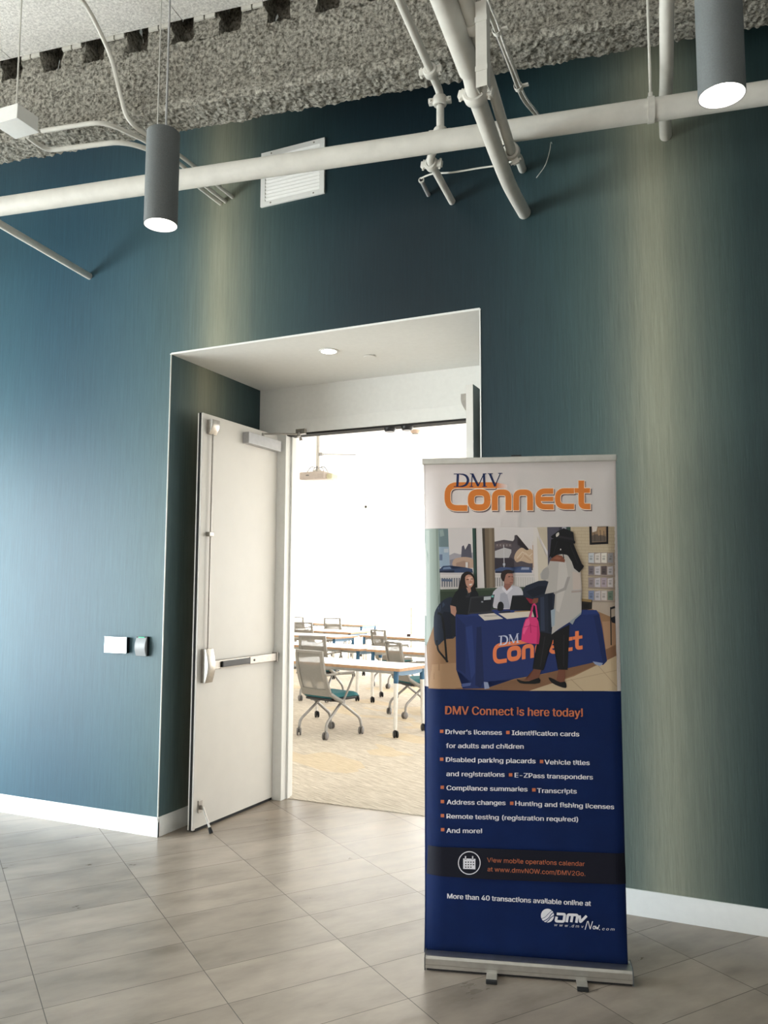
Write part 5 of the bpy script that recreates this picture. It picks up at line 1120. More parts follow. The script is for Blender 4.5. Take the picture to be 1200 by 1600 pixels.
for k in range(26):
    y = 430 + k * 16.5
    S((180, 162, 136), [(866 + k * 1.5, y), (1100, y - 1.0 + k * 0.9)], 1.6)
    for j in range(6): x = 880 + j * 40 + (k % 2) * 20; S((186, 168, 142), [(x, y), (x, y + 16)], 1.4)
P((34, 30, 32), (962, 421), (1063, 420), (1063, 514), (964, 519)); P((146, 122, 98), (974, 421), (1053, 421), (1053, 502), (976, 506)); P((226, 216, 206), (976, 421), (1006, 421), (1000, 446), (978, 452)); P((104, 92, 82), (976, 470), (1000, 462), (1052, 474), (1052, 500), (977, 503)); P((170, 140, 108), (1006, 430), (1048, 424), (1050, 462), (1010, 470)); S((70, 62, 58), [(1020, 440), (1024, 500)], 3); S((70, 62, 58), [(990, 455), (992, 500)], 3); S((80, 70, 62), [(1040, 445), (1042, 498)], 3)
SHELF = [(560, 620, [(204, 208, 212), (224, 216, 208), (232, 226, 214), (160, 158, 160)]), (630, 684, [(120, 112, 118), (206, 200, 204), (96, 84, 84), (196, 190, 192)]), (692, 750, [(150, 138, 140), (196, 190, 196), (176, 160, 168), (214, 206, 206)]), (762, 820, [(128, 140, 170), (198, 192, 196), (206, 196, 190), (110, 128, 112)])]
for y0, y1, cs in SHELF:
    P((168, 152, 140), (955, y0), (1098, y0), (1099, y1 + 4), (956, y1 - 2))
    for k, c in enumerate(cs):
        x = 958 + k * 34; P(c, (x, y0 + 4 + (k % 2) * 4), (x + 29, y0 + 2), (x + 29, y1 - 4), (x, y1 - 6)); R(tuple(int(v * 0.72) for v in c), x + 6, y0 + 18, x + 22, y0 + 22); R(tuple(int(v * 0.8) for v in c), x + 6, y0 + 28, x + 20, y0 + 40)
    S((140, 126, 118), [(955, y1), (1099, y1 + 5)], 3)
P((54, 68, 52), (164, 758), (360, 752), (622, 744), (690, 760), (690, 880), (166, 884)); P((70, 84, 66), (164, 758), (360, 752), (622, 744), (622, 756), (360, 764), (164, 770))
P((196, 176, 160), (905, 820), (1100, 890), (1101, 915), (908, 846)); P((184, 168, 152), (950, 824), (1098, 828), (1100, 915), (950, 860))
P((152, 116, 84), (88, 1060), (150, 900), (250, 880), (900, 830), (1102, 915), (1112, 1301), (100, 1289)); P((170, 134, 100), (120, 1160), (250, 1150), (300, 1287), (100, 1287)); P((136, 100, 72), (900, 880), (1000, 870), (1040, 960), (1100, 960), (1104, 1010), (1020, 1080)); P((172, 134, 104), (1030, 930), (1102, 925), (1104, 1050), (1050, 1080)); P((132, 96, 70), (240, 1287), (480, 1258), (720, 1210), (1105, 1056), (1108, 1112), (880, 1215), (640, 1300), (300, 1292))
P((200, 178, 146), (640, 1300), (880, 1222), (1108, 1112), (1112, 1301)); S((160, 138, 112), [(862, 1236), (930, 1300)], 2.5); S((166, 144, 118), [(1010, 1166), (1110, 1280)], 2.5); S((164, 144, 116), [(770, 1262), (1110, 1190)], 2)
P((34, 44, 62), (130, 905), (150, 850), (186, 812), (228, 800), (250, 850), (250, 1005), (190, 1025), (150, 1060), (132, 1030), sm=3); P((20, 26, 42), (165, 900), (215, 880), (240, 1000), (196, 1015), sm=2); P((58, 72, 96), (150, 858), (182, 826), (190, 840), (160, 878)); P((26, 30, 40), (214, 880), (250, 872), (252, 1010), (226, 1006))
S((16, 17, 20), [(150, 885), (172, 890), (184, 950), (200, 1146)], 11, 20); S((18, 19, 22), [(146, 1030), (152, 1082), (206, 1146)], 10, 14)
S((26, 26, 30), [(1076, 856), (1079, 1056)], 6); S((26, 26, 30), [(1074, 860), (1100, 852)], 12); P((28, 30, 40), (1078, 908), (1101, 900), (1102, 940), (1082, 934))
P((40, 36, 34), (910, 812), (978, 814), (976, 862), (912, 874)); P((150, 124, 80), (914, 806), (976, 812), (972, 826), (914, 820)); P((26, 24, 24), (916, 830), (962, 834), (960, 858), (916, 862))
P((30, 48, 104), (246, 884), (300, 868), (660, 862), (1000, 868), (1016, 890), (1030, 960), (1057, 1140), (1036, 1162), (985, 1148), (700, 1212), (560, 1236), (404, 1252), (412, 1286), (286, 1289), (276, 1270), (330, 1254), (250, 1186)); P((22, 36, 82), (360, 960), (384, 956), (398, 1250), (380, 1284), (352, 1270)); P((40, 60, 120), (300, 960), (336, 950), (352, 1200), (330, 1240)); P((24, 40, 90), (252, 900), (300, 950), (300, 1210), (254, 1180)); P((36, 56, 116), (246, 884), (300, 868), (1000, 868), (1014, 888), (700, 905), (300, 900))
P((24, 40, 90), (985, 900), (1014, 892), (1054, 1138), (1036, 1158)); P((150, 160, 190), (398, 1252), (420, 1254), (428, 1286), (402, 1291)); P((150, 164, 196), (980, 1142), (1036, 1152), (1020, 1168), (992, 1158)); P((80, 96, 150), (280, 1262), (330, 1256), (326, 1272), (282, 1280))
P((222, 212, 200), (368, 892), (452, 884), (502, 914), (402, 924)); P((228, 216, 200), (476, 886), (574, 880), (616, 906), (522, 916)); P((224, 212, 196), (556, 880), (690, 872), (694, 904), (606, 906)); S((38, 38, 46), [(376, 886), (452, 880)], 8); S((38, 38, 46), [(482, 880), (540, 876)], 8); S((190, 150, 60), [(562, 876), (650, 872)], 4); S((60, 60, 66), [(400, 900), (470, 898)], 2)
# seated attendants
P((34, 27, 26), (272, 720), (278, 682), (306, 662), (336, 672), (350, 706), (350, 745), (366, 792), (330, 800), (290, 790), (256, 796), (262, 750), sm=3); P((196, 146, 124), (298, 692), (318, 678), (338, 690), (345, 716), (338, 738), (322, 750), (304, 736), sm=3); P((222, 180, 160), (312, 694), (330, 690), (338, 708), (322, 712), sm=2); P((236, 226, 220), (318, 730), (336, 726), (332, 736), (322, 737)); S((70, 44, 40), [(304, 706), (318, 704)], 4); S((70, 44, 40), [(328, 702), (340, 702)], 4); S((160, 104, 90), [(326, 706), (330, 720)], 3)
P((22, 25, 32), (248, 770), (290, 752), (344, 764), (368, 780), (366, 880), (246, 890), (218, 846), sm=2); P((188, 138, 116), (304, 748), (328, 750), (330, 770), (316, 778)); P((190, 142, 122), (218, 842), (248, 850), (252, 876), (244, 902), (222, 884)); S((90, 96, 104), [(310, 770), (318, 800), (326, 770)], 2); P((40, 44, 54), (300, 790), (320, 788), (322, 800), (302, 802))
P((206, 204, 212), (442, 790), (462, 756), (500, 738), (556, 738), (598, 752), (612, 800), (614, 850), (540, 862), (450, 856), sm=2); P((178, 178, 190), (486, 780), (520, 770), (540, 860), (480, 856)); P((172, 124, 108), (502, 684), (520, 664), (548, 668), (556, 698), (552, 728), (530, 742), (510, 732), sm=3); P((150, 102, 88), (510, 726), (545, 728), (540, 756), (520, 764), (504, 742)); P((46, 36, 34), (488, 690), (494, 664), (518, 652), (546, 656), (552, 672), (524, 672), (510, 690), (506, 716), (494, 706), sm=2); S((60, 40, 36), [(528, 690), (540, 689)], 4); S((60, 40, 36), [(546, 690), (554, 690)], 4); S((120, 76, 66), [(536, 722), (552, 722)], 4); P((150, 104, 92), (544, 696), (556, 706), (548, 712)); P((230, 228, 234), (500, 742), (520, 766), (544, 742), (552, 752), (520, 784), (494, 756))
P((54, 56, 62), (326, 798), (456, 785), (440, 882), (312, 890)); P((36, 38, 44), (332, 806), (446, 795), (434, 874), (320, 882)); P((186, 190, 194), (398, 797), (436, 794), (435, 812), (398, 815)); R((150, 152, 160), 384, 820, 394, 828); R((120, 200, 190), 438, 790, 450, 800)
P((24, 26, 32), (550, 790), (662, 786), (648, 872), (536, 868)); P((46, 48, 56), (550, 790), (662, 786), (661, 791), (551, 795)); P((20, 20, 24), (470, 850), (478, 826), (494, 824), (504, 840), (500, 870), (474, 872), sm=2)
# wordmark on the table cloth
def tb(x, y):
    u = (x - 135) / 915.0; v = (y - 98) / 175.0
    X = 444 + u * 482; Y = 1050 - u * 68 + v * (108 - 10 * u) + 2
    return lay('pic', X, Y)
connect_logo(ink, tb, rgb(224, 122, 78), False); serif_dmv(ink, lambda x, y: tb((x - 196) * 1.0 + 198, y - 8), rgb(196, 200, 222), 'DM')
# standing visitor seen from the side
P((120, 74, 56), (668, 1180), (706, 1184), (692, 1228), (680, 1246), (612, 1244), (640, 1226)); P((120, 74, 56), (798, 1180), (834, 1184), (830, 1256), (806, 1258), (786, 1240)); P((16, 16, 20), (573, 1236), (600, 1246), (640, 1248), (692, 1230), (697, 1258), (640, 1263), (590, 1258), sm=2); P((16, 16, 20), (743, 1228), (770, 1236), (806, 1254), (832, 1250), (840, 1268), (836, 1285), (800, 1276), (760, 1256), sm=2)
P((22, 22, 26), (694, 970), (778, 985), (758, 1060), (738, 1100), (716, 1190), (658, 1182), (676, 1110), (690, 1050)); P((20, 20, 24), (768, 990), (856, 945), (850, 1060), (846, 1188), (794, 1186), (788, 1110), (770, 1050)); S((40, 40, 46), [(724, 1010), (700, 1170)], 5); S((38, 38, 44), [(826, 1000), (824, 1170)], 5)
P((34, 42, 60), (606, 760), (622, 738), (690, 712), (744, 708), (784, 770), (782, 986), (752, 994), (690, 982), (692, 870), (640, 810), (608, 792)); P((22, 28, 44), (622, 770), (690, 740), (740, 740), (720, 780), (660, 800)); P((50, 60, 82), (700, 800), (720, 796), (724, 980), (702, 978)); P((24, 30, 46), (740, 780), (764, 776), (762, 985), (744, 988)); P((140, 34, 52), (622, 802), (668, 812), (664, 836), (644, 832))
P((190, 184, 178), (752, 604), (780, 576), (832, 566), (862, 590), (888, 640), (916, 668), (922, 760), (914, 800), (920, 878), (884, 912), (872, 946), (856, 932), (800, 968), (760, 998), (778, 900), (780, 772), (724, 782), (744, 716), (704, 702), (698, 676), (716, 650), (742, 630)); P((206, 200, 194), (800, 600), (836, 610), (850, 700), (830, 770), (800, 880), (784, 870), (790, 740)); P((168, 162, 158), (844, 690), (860, 690), (838, 760), (776, 784), (770, 776), (826, 748)); P((174, 160, 152), (866, 764), (920, 762), (920, 772), (866, 776)); P((200, 186, 176), (872, 660), (914, 672), (920, 756), (874, 760)); P((150, 160, 168), (856, 930), (884, 908), (920, 878), (918, 890), (886, 918), (872, 946)); P((160, 174, 186), (756, 870), (780, 860), (776, 950), (760, 960)); P((172, 168, 164), (712, 656), (744, 640), (742, 700), (706, 700), sm=2)
P((132, 78, 58), (750, 606), (764, 586), (788, 572), (816, 578), (832, 600), (830, 613), (790, 608)); P((154, 96, 74), (768, 592), (790, 582), (812, 590), (800, 600))
P((18, 18, 22), (758, 490), (800, 478), (872, 500), (896, 560), (922, 620), (934, 634), (926, 646), (908, 668), (880, 645), (868, 610), (846, 574), (800, 566), (762, 590), (750, 578), (756, 540)); S((18, 18, 22), [(820, 560), (826, 592)], 5); S((18, 18, 22), [(752, 570), (748, 588)], 5); S((34, 34, 38), [(860, 520), (900, 620)], 4); S((32, 32, 38), [(790, 500), (770, 570)], 4); R((220, 220, 214), 806, 540, 811, 548)
P((22, 22, 27), (756, 476), (762, 470), (786, 474), (794, 446), (818, 434), (824, 430), (850, 440), (876, 452), (880, 494), (888, 504), (884, 514), (860, 508), (800, 490), (762, 484)); P((40, 40, 46), (800, 470), (878, 484), (879, 496), (796, 480)); P((206, 200, 190), (784, 462), (798, 452), (800, 466), (786, 478), sm=2)
P((128, 76, 58), (664, 806), (690, 804), (686, 826), (668, 838), (656, 826)); S((226, 66, 128), [(646, 914), (660, 842), (668, 836), (676, 846), (684, 908)], 8); S((190, 44, 100), [(636, 920), (652, 864), (662, 838)], 5)
P((228, 62, 126), (622, 916), (640, 906), (680, 908), (690, 930), (698, 1000), (692, 1050), (640, 1046), (598, 1034), (604, 970), (614, 936)); P((246, 96, 152), (622, 924), (640, 912), (644, 940), (612, 1000), (606, 990)); P((196, 44, 104), (684, 930), (698, 1000), (692, 1050), (680, 1046)); S((186, 40, 98), [(610, 960), (650, 950), (690, 960)], 3); S((176, 36, 90), [(646, 940), (650, 990)], 4)
ink.done('printed_photo', SH)

# ---- lettering of the lower half
ink = Ink(); LF = lambda x, y: lay('list', x, y)
write(ink, 'DMV Connect is here today!', 187, 152, 900, 165, 43, ORANGE2, LF, 1.5)
ink.done('printed_headline', SH)
ink = Ink()
LINES = [("Driver's licenses", 188, 255, 480, 259, 24), ('Identification cards', 533, 260, 882, 267, 24), ('for adults and children', 191, 327, 593, 331, 24),
         ('Disabled parking placards', 190, 399, 655, 407, 24), ('Vehicle titles', 703, 412, 936, 416, 24), ('and registrations', 193, 473, 494, 477, 24),
         ('E-ZPass transponders', 548, 480, 953, 491, 24), ('Compliance summaries', 194, 546, 613, 553, 24), ('Transcripts', 664, 560, 869, 564, 24),
         ('Address changes', 195, 620, 499, 624, 24), ('Hunting and fishing licenses', 551, 626, 1063, 645, 24), ('Remote testing (registration required)', 194, 693, 876, 710, 24), ('And more!', 193, 768, 377, 770, 24)]
for b, x0, y0, x1, y1, cap in LINES: write(ink, b, x0, y0, x1, y1, cap, TXT, LF, 1.1)
for x, y in [(168, 240), (512, 246), (168, 385), (687, 397), (526, 466), (171, 531), (647, 544), (172, 605), (532, 614), (172, 678), (173, 751)]:
    ink.poly([(x - 9, y - 8), (x + 9, y - 8), (x + 9, y + 9), (x - 9, y + 9)], ORANGE2, LF)
ink.done('printed_list', SH)
ink = Ink(); FF = lambda x, y: lay('foot', x, y)
ink.poly([(92, 38), (400, 48), (1090, 74), (1100, 231), (400, 204), (84, 183)], DNAVY, FF)
write(ink, 'View mobile operations calendar', 393, 117, 886, 137, 23, ORANGE2, FF, 0.0)
write(ink, 'at www.dmvNOW.com/DMV2Go.', 395, 163, 889, 187, 23, ORANGE2, FF, 0.0)
ring = ell(303, 121, 55, 57, 48); stroke(ink, ring, 4.5, TXT, FF, closed=True)
ink.poly([(272, 98), (334, 100), (334, 153), (272, 151)], TXT, FF)
for k in range(3):
    for j in range(4):
        if (k, j) in ((2, 3),): continue
        x, y = 282 + j * 13, 114 + k * 12.5; ink.poly([(x, y), (x + 6.5, y), (x + 6.5, y + 6), (x, y + 6)], DNAVY, FF)
for x in (284, 320): ink.poly([(x - 5, 87), (x + 5, 87), (x + 5, 104), (x - 5, 104)], DNAVY, FF); ink.poly([(x - 3, 86), (x + 3, 86), (x + 3, 102), (x - 3, 102)], TXT, FF)
ink.done('printed_calendar_strip', SH)
ink = Ink()
write(ink, 'More than 40 transactions available online at', 192, 300, 917, 338, 25, TXT, FF, 1.1)
ink.done('printed_footer_line', SH)
ink = Ink()
ink.poly(ell(698, 387, 33, 35, 40), TXT, FF)
ground = NAVY
stroke(ink, [(668, 418), (690, 410), (706, 398), (716, 380), (736, 366)], 4, ground, FF, 10); stroke(ink, [(682, 426), (702, 414), (714, 396), (736, 384)], 4, ground, FF, 10); stroke(ink, [(664, 404), (686, 396), (704, 376), (722, 360)], 2.5, ground, FF, 10)
for k, (pts) in enumerate([[(745, 378), (786, 380), (780, 417), (740, 415), (745, 392)], [(795, 420), (802, 382), (850, 384), (844, 423)], [(824, 386), (818, 420)], [(860, 386), (864, 420), (896, 388)]]):
    stroke(ink, pts, 13, TXT, FF, 7)
write(ink, 'www.dmv', 733, 440, 881, 449, 14, TXT, FF, 0.0, 0.2, 1.5)
write(ink, 'com', 975, 460, 1037, 463, 14, TXT, FF, 0.0, 0.2, 1.4); ink.poly([(960, 456), (963, 456), (963, 460), (960, 460)], TXT, FF)
for pts in ([(888, 458), (900, 416), (904, 416), (914, 456), (926, 416)], [(928, 446), (934, 438), (940, 446), (936, 456), (928, 452), (929, 444)], [(942, 438), (944, 456), (950, 444), (952, 457), (960, 434)]):
    stroke(ink, pts, 4, TXT, FF, 4)
ink.done('printed_web_logo', SH)

# stand hardware
bm = bmesh.new(); prism(bm, [(0.0, 0.012), (0.0, 0.050), (0.006, 0.060), (0.022, 0.066), (0.046, 0.067), (0.046, 0.062), (0.056, 0.062), (0.056, 0.067), (0.082, 0.066), (0.098, 0.058), (0.104, 0.045), (0.104, 0.012)], 0.003, 0.847, 'yz')
base = link('base_cassette', bm, ALU, BN, True, angle=25)
bm = bmesh.new(); box(bm, 0.01, 0.84, 0.004, 0.10, 0.004, 0.013); link('base_sole', bm, BLACK, base)
bm = bmesh.new(); box(bm, 0.004, 0.846, -0.0015, 0.001, 0.026, 0.028); link('base_groove', bm, STEEL, base)
for x in (0.0, 0.847):
    bm = bmesh.new(); prism(bm, [(-0.002, 0.004), (-0.002, 0.056), (0.014, 0.070), (0.088, 0.070), (0.106, 0.05), (0.106, 0.004)], x, x + 0.004, 'yz'); link('end_cap', bm, DARKGREY, base)
for x in (0.282, 0.645):
    bm = bmesh.new(); box(bm, x - 0.022, x + 0.022, -0.062, 0.09, 0.006, 0.012, 0.002); lg = link('foot', bm, ALU, BN)
    bm = bmesh.new(); box(bm, x - 0.0225, x + 0.0225, -0.074, -0.055, 0.001, 0.0125, 0.002); link('foot_tip', bm, RUBBER, lg)
bm = bmesh.new(); box(bm, S_L - 0.006, S_R + 0.004, 0.037, 0.063, 2.158, 2.186, 0.004); tr = link('top_rail', bm, ALU, BN)
bm = bmesh.new(); box(bm, 0.385, 0.43, 0.042, 0.058, 2.185, 2.194, 0.002); link('pole_hook', bm, BLACK, tr)
bm = bmesh.new(); tube(bm, [(0.41, 0.078, 0.05), (0.41, 0.078, 2.17)], 0.008, 12); link('support_pole', bm, ALU, BN, True)

# ------------------------------------------------------------------ classroom furniture
def caster(t, leg, p, ang, fork, wheel, r=0.040, hub=None):
    """twin wheel caster as a sub-part of its leg"""
    bm = bmesh.new()
    M = Matrix.Translation((p[0], p[1], r + 0.001)) @ Matrix.Rotation(ang, 4, 'Z')
    for s in (-1, 1):
        v = lathe(bm, [(0, -0.010), (r - 0.005, -0.010), (r, -0.006), (r, 0.006), (r - 0.005, 0.010), (0, 0.010)], 20)
        bmesh.ops.transform(bm, matrix=M @ Matrix.Translation((s * 0.016, -0.012, 0)) @ Matrix.Rotation(PI / 2, 4, 'Y'), verts=v)
    box(bm, -0.007, 0.007, -0.014, 0.012, -0.010, r + 0.012, 0.002, 0, M)
    box(bm, -0.024, 0.024, -0.008, 0.008, -0.006, 0.006, 0, 0, M)
    link('caster', bm, wheel, leg, True)


def make_chair(label, loc, rz, group):
    t = thing('training_chair', label, 'chair', loc, rz, group)
    # seat cushion: rounded slab, waterfall front
    bm = bmesh.new(); N = 16; M_ = 14; W_, Lh = 0.235, 0.24
    top, bot = [], []
    for j in range(M_ + 1):
        v = -1 + 2 * j / M_; rt_, rb_ = [], []
        for i in range(N + 1):
            u = -1 + 2 * i / N
            k = math.sqrt(max(0, 1 - 0.16 * abs(v) ** 4)); kv = math.sqrt(max(0, 1 - 0.16 * abs(u) ** 4))
            x, y = u * W_ * k, v * Lh * kv + 0.02
            edge = (1 - abs(u) ** 6) * (1 - abs(v) ** 6)
            zt = 0.432 + 0.042 * edge ** 0.35 - (0.022 * max(0, v - 0.5) ** 2 / 0.25) - 0.006 * (1 - u * u)
            zb = 0.432 - 0.022 * edge ** 0.4 - (0.018 * max(0, v - 0.5) ** 2 / 0.25)
            rt_.append(bm.verts.new((x, y, zt))); rb_.append(bm.verts.new((x, y, zb)))
        top.append(rt_); bot.append(rb_)
    for j in range(M_):
        for i in range(N):
            bm.faces.new((top[j][i], top[j][i + 1], top[j + 1][i + 1], top[j + 1][i])); bm.faces.new((bot[j][i], bot[j + 1][i], bot[j + 1][i + 1], bot[j][i + 1]))
    for j in range(M_):
        for i in (0, N): bm.faces.new((top[j][i], top[j + 1][i], bot[j + 1][i], bot[j][i]))
    for i in range(N):
        for j in (0, M_): bm.faces.new((top[j][i], top[j][i + 1], bot[j][i + 1], bot[j][i]))
    link('seat', bm, TEALFAB, t, True, angle=60)
    bm = bmesh.new(); box(bm, -0.20, 0.20, -0.19, 0.20, 0.385, 0.412, 0.012); link('seat_pan', bm, BLACK, t)
    # back: curved side rails that carry on down to the pivot, top and bottom rail
    def by(z):
        f = (z - 0.44) / 0.49; return -0.205 - 0.135 * f - 0.03 * math.sin(PI * f)
    bm = bmesh.new()
    def hw(z): f = (z - 0.44) / 0.49; return 0.228 - 0.018 * f
    for s in (-1, 1):
        rows = []
        for k in range(15):
            z = 0.44 + 0.49 * k / 14; x1 = hw(z) * s; x0 = (hw(z) - 0.048 + 0.012 * k / 14) * s; y = by(z)
            rows.append([bm.verts.new(p) for p in ((x0, y - 0.012, z), (x1, y - 0.006, z), (x1, y + 0.018, z), (x0, y + 0.012, z))])
        for a, b in zip(rows[:-1], rows[1:]):
            for k in range(4): bm.faces.new((a[k], a[(k + 1) % 4], b[(k + 1) % 4], b[k]))
        bm.faces.new(rows[0]); bm.faces.new(rows[-1])
        tube(bm, catmull([(s * 0.212, by(0.47), 0.47), (s * 0.226, -0.13, 0.415), (s * 0.232, -0.05, 0.375)], 6), [0.024] * 12 + [0.02], 10)
    for z0, z1 in ((0.44, 0.515), (0.905, 0.932)):
        rows = []
        for k in range(13):
            u = -1 + 2 * k / 12; rows.append([bm.verts.new((u * (hw(z) - 0.01), by(z) + dy - 0.012 * (1 - u * u), z)) for z, dy in ((z0, -0.013), (z1, -0.013), (z1, 0.013), (z0, 0.013))])
        for a, b in zip(rows[:-1], rows[1:]):
            for k in range(4): bm.faces.new((a[k], a[(k + 1) % 4], b[(k + 1) % 4], b[k]))
        bm.faces.new(rows[0]); bm.faces.new(rows[-1])
    link('back_frame', bm, CHAIRGREY, t, True)
    bm = bmesh.new(); rows = []
    for j in range(11):
        z = 0.505 + 0.41 * j / 10
        rows.append([bm.verts.new(((-1 + 2 * i / 10) * (hw(z) - 0.025), by(z) + 0.004 - 0.014 * (1 - (-1 + 2 * i / 10) ** 2), z)) for i in range(11)])
    for a, b in zip(rows[:-1], rows[1:]):
        for i in range(10): bm.faces.new((a[i], a[i + 1], b[i + 1], b[i]))
    link('back_mesh', bm, MESHFAB, t, True)
    bm = bmesh.new(); rows = []          # lumbar band, doubled fabric
    for j in range(7):
        z = 0.60 + 0.18 * j / 6
        rows.append([bm.verts.new(((-1 + 2 * i / 10) * (hw(z) - 0.03), by(z) + 0.010 - 0.012 * (1 - (-1 + 2 * i / 10) ** 2), z)) for i in range(11)])
    for a, b in zip(rows[:-1], rows[1:]):
        for i in range(10): bm.faces.new((a[i], a[i + 1], b[i + 1], b[i]))
    link('lumbar_band', bm, MESHFAB, t, True)
    for s in (-1, 1):
        bm = bmesh.new()
        path = fillet([(s * 0.222, by(0.68), 0.675), (s * 0.262, -0.16, 0.685), (s * 0.268, 0.10, 0.675), (s * 0.236, -0.045, 0.375)], 0.05)
        tube(bm, path, 0.0125, 10); box(bm, s * 0.267 - 0.022, s * 0.267 + 0.022, -0.15, 0.085, 0.682, 0.702, 0.008)
        link('armrest', bm, CHAIRGREY, t, True)
    bm = bmesh.new(); tube(bm, [(-0.225, -0.05, 0.378), (0.225, -0.05, 0.378)], 0.014, 12)
    for s in (-1, 1): tube(bm, [(s * 0.215, -0.05, 0.378), (s * 0.248, -0.05, 0.378)], 0.030, 16)
    tube(bm, [(-0.17, -0.18, 0.392), (-0.17, 0.18, 0.392)], 0.010, 8); tube(bm, [(0.17, -0.18, 0.392), (0.17, 0.18, 0.392)], 0.010, 8)
    link('seat_frame', bm, CHAIRLEG, t, True)
    for s in (-1, 1):
        bm = bmesh.new(); tube(bm, fillet([(s * 0.165, 0.03, 0.385), (s * 0.205, -0.265, 0.165), (s * 0.208, -0.275, 0.068)], 0.06), 0.0155, 12)
        lg = link('leg', bm, CHAIRLEG, t, True); caster(t, lg, (s * 0.208, -0.275), 0.6 - 0.2 * s, None, CASTER)
        bm = bmesh.new(); tube(bm, fillet([(s * 0.212, -0.06, 0.375), (s * 0.236, 0.225, 0.175), (s * 0.240, 0.245, 0.068)], 0.06), 0.0155, 12)
        lg = link('leg', bm, CHAIRLEG, t, True); caster(t, lg, (s * 0.240, 0.245), 0.5 + 0.9 * (s < 0), None, CASTER)
    return t


def make_table(label, loc, rz, group, W=1.75, Dp=0.62):
    """origin on the floor under the front right corner; runs to -x and +y"""
    t = thing('training_table', label, 'table', loc, rz, group)
    bm = bmesh.new(); box(bm, -W + 0.003, -0.003, 0.003, Dp - 0.003, 0.722, 0.7425); link('tabletop', bm, TABLETOP, t)
    bm = bmesh.new()
    for a in ((-W, 0, 0, 0.003), (-W, 0, Dp - 0.003, Dp), (-W, -W + 0.003, 0.003, Dp - 0.003), (-0.003, 0, 0.003, Dp - 0.003)): box(bm, *a, 0.710, 0.742)
    box(bm, -W + 0.003, -0.003, 0.003, Dp - 0.003, 0.710, 0.722)
    link('edge_band', bm, WOODEDGE, t)
    bm = bmesh.new(); box(bm, -W + 0.08, -0.08, 0.055, 0.085, 0.672, 0.710, 0.003); box(bm, -W + 0.08, -0.08, Dp - 0.10, Dp - 0.07, 0.672, 0.710, 0.003); link('under_frame', bm, RAIL, t)
    for x in (-W + 0.085, -0.085):
        bm = bmesh.new(); prism(bm, [(0.06, 0.708), (0.06, 0.672), (0.12, 0.655), (Dp / 2, 0.648), (Dp - 0.12, 0.655), (Dp - 0.06, 0.672), (Dp - 0.06, 0.708)], x - 0.018, x + 0.018, 'yz'); link('end_bracket', bm, BRACKET, t)
        for y, yy in ((0.055, 0.035), (Dp - 0.055, Dp - 0.035)):
            bm = bmesh.new(); tube(bm, [(x, y, 0.70), (x, yy, 0.085)], [0.026, 0.021], 14); lg = link('leg', bm, LEGWHITE, t, True)
            bm = bmesh.new(); f = 0.13 / 0.615; tube(bm, [(x, y, 0.706), (x, y + (yy - y) * f, 0.578)], [0.0285, 0.0275], 14); link('leg_collar', bm, COLLAR, lg, True)
            bm = bmesh.new(); tube(bm, [(x, yy, 0.09), (x, yy, 0.07)], 0.012, 8); link('caster_stem', bm, BLACK, lg)
            caster(t, lg, (x, yy + 0.006), 0.9, None, BLACK, 0.038)
    return t


TG = 'white training tables in rows'; CG = 'grey mesh back chairs with teal seats'
tb0 = make_table('white table nearest the doorway, its right end beside the banner', (-3.455, 8.06, 0.004), math.radians(-11.5), TG)
for loc, a, lab in [((-3.30, 10.02, 0.004), -14, 'white table of the second row, running right behind the banner edge'),
                    ((-5.09, 10.44, 0.004), -14, 'white table of the second row on the left, behind the second chair'),
                    ((-4.95, 13.06, 0.004), -16, 'white table of the third row holding the tan tumbler'),
                    ((-6.70, 12.75, 0.004), -14, 'white table of the third row half hidden behind the left door'),
                    ((-7.15, 14.25, 0.004), -14, 'white table of the fourth row whose blue bracket shows beside a chair'),
                    ((-8.35, 17.25, 0.004), -14, 'white table farthest away by the bright windows')]:
    dup(tb0, loc, math.radians(a), lab)
ch0 = make_chair('grey mesh chair nearest the doorway, its whole back and teal seat in view', (-4.27, 8.02, 0.004), math.radians(-17), CG)
for (x, y), a, lab in [((-5.72, 10.46), 4, 'second grey mesh chair, directly behind the nearest chair'),
                       ((-8.12, 14.36), 3, 'third grey mesh chair in the left file, above the second chair back'),
                       ((-9.83, 16.95), 5, 'far left grey mesh chair half hidden by the door edge'),
                       ((-8.80, 16.85), 5, 'far grey mesh chair standing left of the blue table bracket'),
                       ((-3.93, 9.70), -38, 'grey mesh chair turned right on the far side of the nearest table'),
                       ((-5.39, 12.35), -30, 'grey mesh chair turned right between the second and third table rows')]:
    dup(ch0, (x, y, 0.004), math.radians(a), lab)

# things on the third row
bm = bmesh.new(); lathe(bm, [(0, 0), (0.034, 0), (0.036, 0.006), (0.037, 0.19), (0.034, 0.20), (0, 0.20)], 24, (-5.235, 13.40, 0.747))
tag(link('tumbler', bm, mat('tan_tumbler', (0.42, 0.30, 0.20), 0.5), smooth=True), 'tall tan tumbler standing on the third row table by the banner', 'tumbler')
for (x, y), lab in [((-6.42, 13.77), 'dark brown power block on the table left of the farther turned chair'), ((-5.62, 13.52), 'dark brown power block on the table left of the tan tumbler')]:
    t = thing('power_block', lab, 'power outlet', (x, y, 0.747), 0.3, 'power blocks on the third row')
    bm = bmesh.new(); box(bm, -0.035, 0.035, -0.03, 0.03, 0, 0.05, 0.005); link('block_body', bm, mat('brown_plastic', (0.10, 0.05, 0.04), 0.5), t)
    bm = bmesh.new(); box(bm, -0.02, 0.02, -0.0315, -0.0295, 0.012, 0.036); link('socket', bm, BLACK, t)
bm = bmesh.new(); tube(bm, [(-6.68, 16.2, 0.004), (-6.68, 16.2, 0.03)], 0.16, 24); tube(bm, [(-6.68, 16.2, 0.03), (-6.68, 16.2, 1.20)], 0.016, 12)
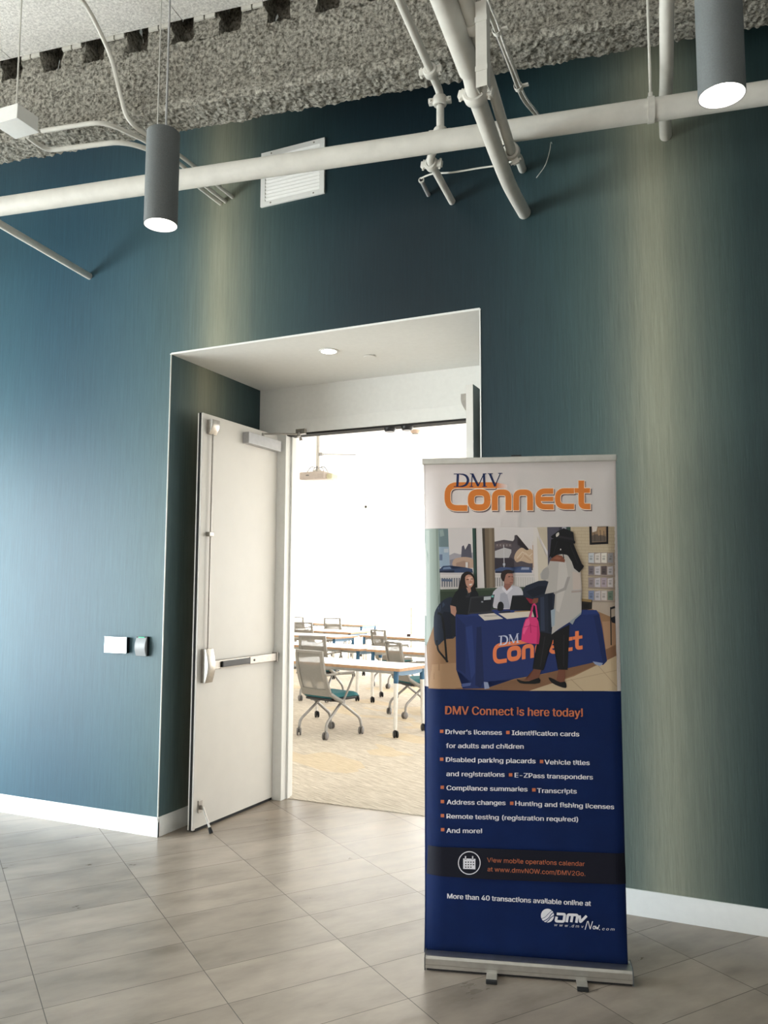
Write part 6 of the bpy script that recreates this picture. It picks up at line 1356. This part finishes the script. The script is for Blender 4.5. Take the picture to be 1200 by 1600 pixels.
tag(link('slim_post', bm, mat('pale_wood', (0.55, 0.42, 0.30), 0.5), smooth=True), 'slim pale wooden post standing behind the third row near the windows', 'post')

# ceiling projector
t = thing('projector', 'white ceiling projector hanging from a pole inside the bright classroom', 'projector', (-5.01, 9.0, 2.985))
bm = bmesh.new(); box(bm, -0.20, 0.16, -0.13, 0.15, 0, 0.10, 0.016); body = link('projector_body', bm, mat('white_projector_case', (0.46, 0.40, 0.37), 0.45), t, True)
bm = bmesh.new(); tube(bm, [(0.07, -0.128, 0.05), (0.07, -0.15, 0.05)], 0.035, 20); link('lens', bm, BLACK, body, True) if False else bm.free()
bm = bmesh.new(); box(bm, -0.10, -0.055, -0.1315, -0.129, 0.048, 0.058); link('nameplate', bm, DARKGREY, body)
bm = bmesh.new(); box(bm, 0.16, 0.24, -0.06, 0.10, 0.006, 0.07, 0.01); link('lens_housing', bm, mat('cream_plastic', (0.62, 0.60, 0.42), 0.5), body)
bm = bmesh.new(); lathe(bm, [(0.06, 0.10), (0.05, 0.13), (0.022, 0.15), (0.022, 1.005), (0.06, 1.005), (0.06, 1.015), (0, 1.015), (0, 0.10)], 20); link('ceiling_pole', bm, mat('grey_white_pole', (0.55, 0.53, 0.50), 0.5), t, True)
for k in range(5):
    a = k * 1.25; bm = bmesh.new(); tube(bm, catmull([(0.02 * math.cos(a), 0.02 * math.sin(a), 0.16), (0.09 * math.cos(a), 0.07 * math.sin(a), 0.17), (0.15 * math.cos(a), 0.11 * math.sin(a), 0.10)], 6), 0.005, 6); link('mount_cable', bm, DARKGREY, t, True)
bm = bmesh.new(); box(bm, 0.025, 0.07, -0.02, 0.02, 0.315, 0.355, 0.004); tube(bm, [(0.06, 0, 0.335), (0.42, 0.25, 0.345)], 0.007, 8); link('side_arm', bm, CLOSERGREY, t)
t = thing('smoke_detector', 'small round smoke detector on the bright classroom ceiling', 'smoke detector', (-4.55, 11.2, CC))
bm = bmesh.new(); lathe(bm, [(0, -0.05), (0.05, -0.05), (0.065, -0.03), (0.075, -0.008), (0.075, 0), (0, 0)], 24); link('detector_body', bm, mat('peach_plastic', (0.60, 0.46, 0.38), 0.5), t, True)
bm = bmesh.new(); lathe(bm, [(0.03, -0.056), (0.05, -0.052), (0.05, -0.049), (0.03, -0.049)], 20); link('vent_ring', bm, DARKGREY, t)
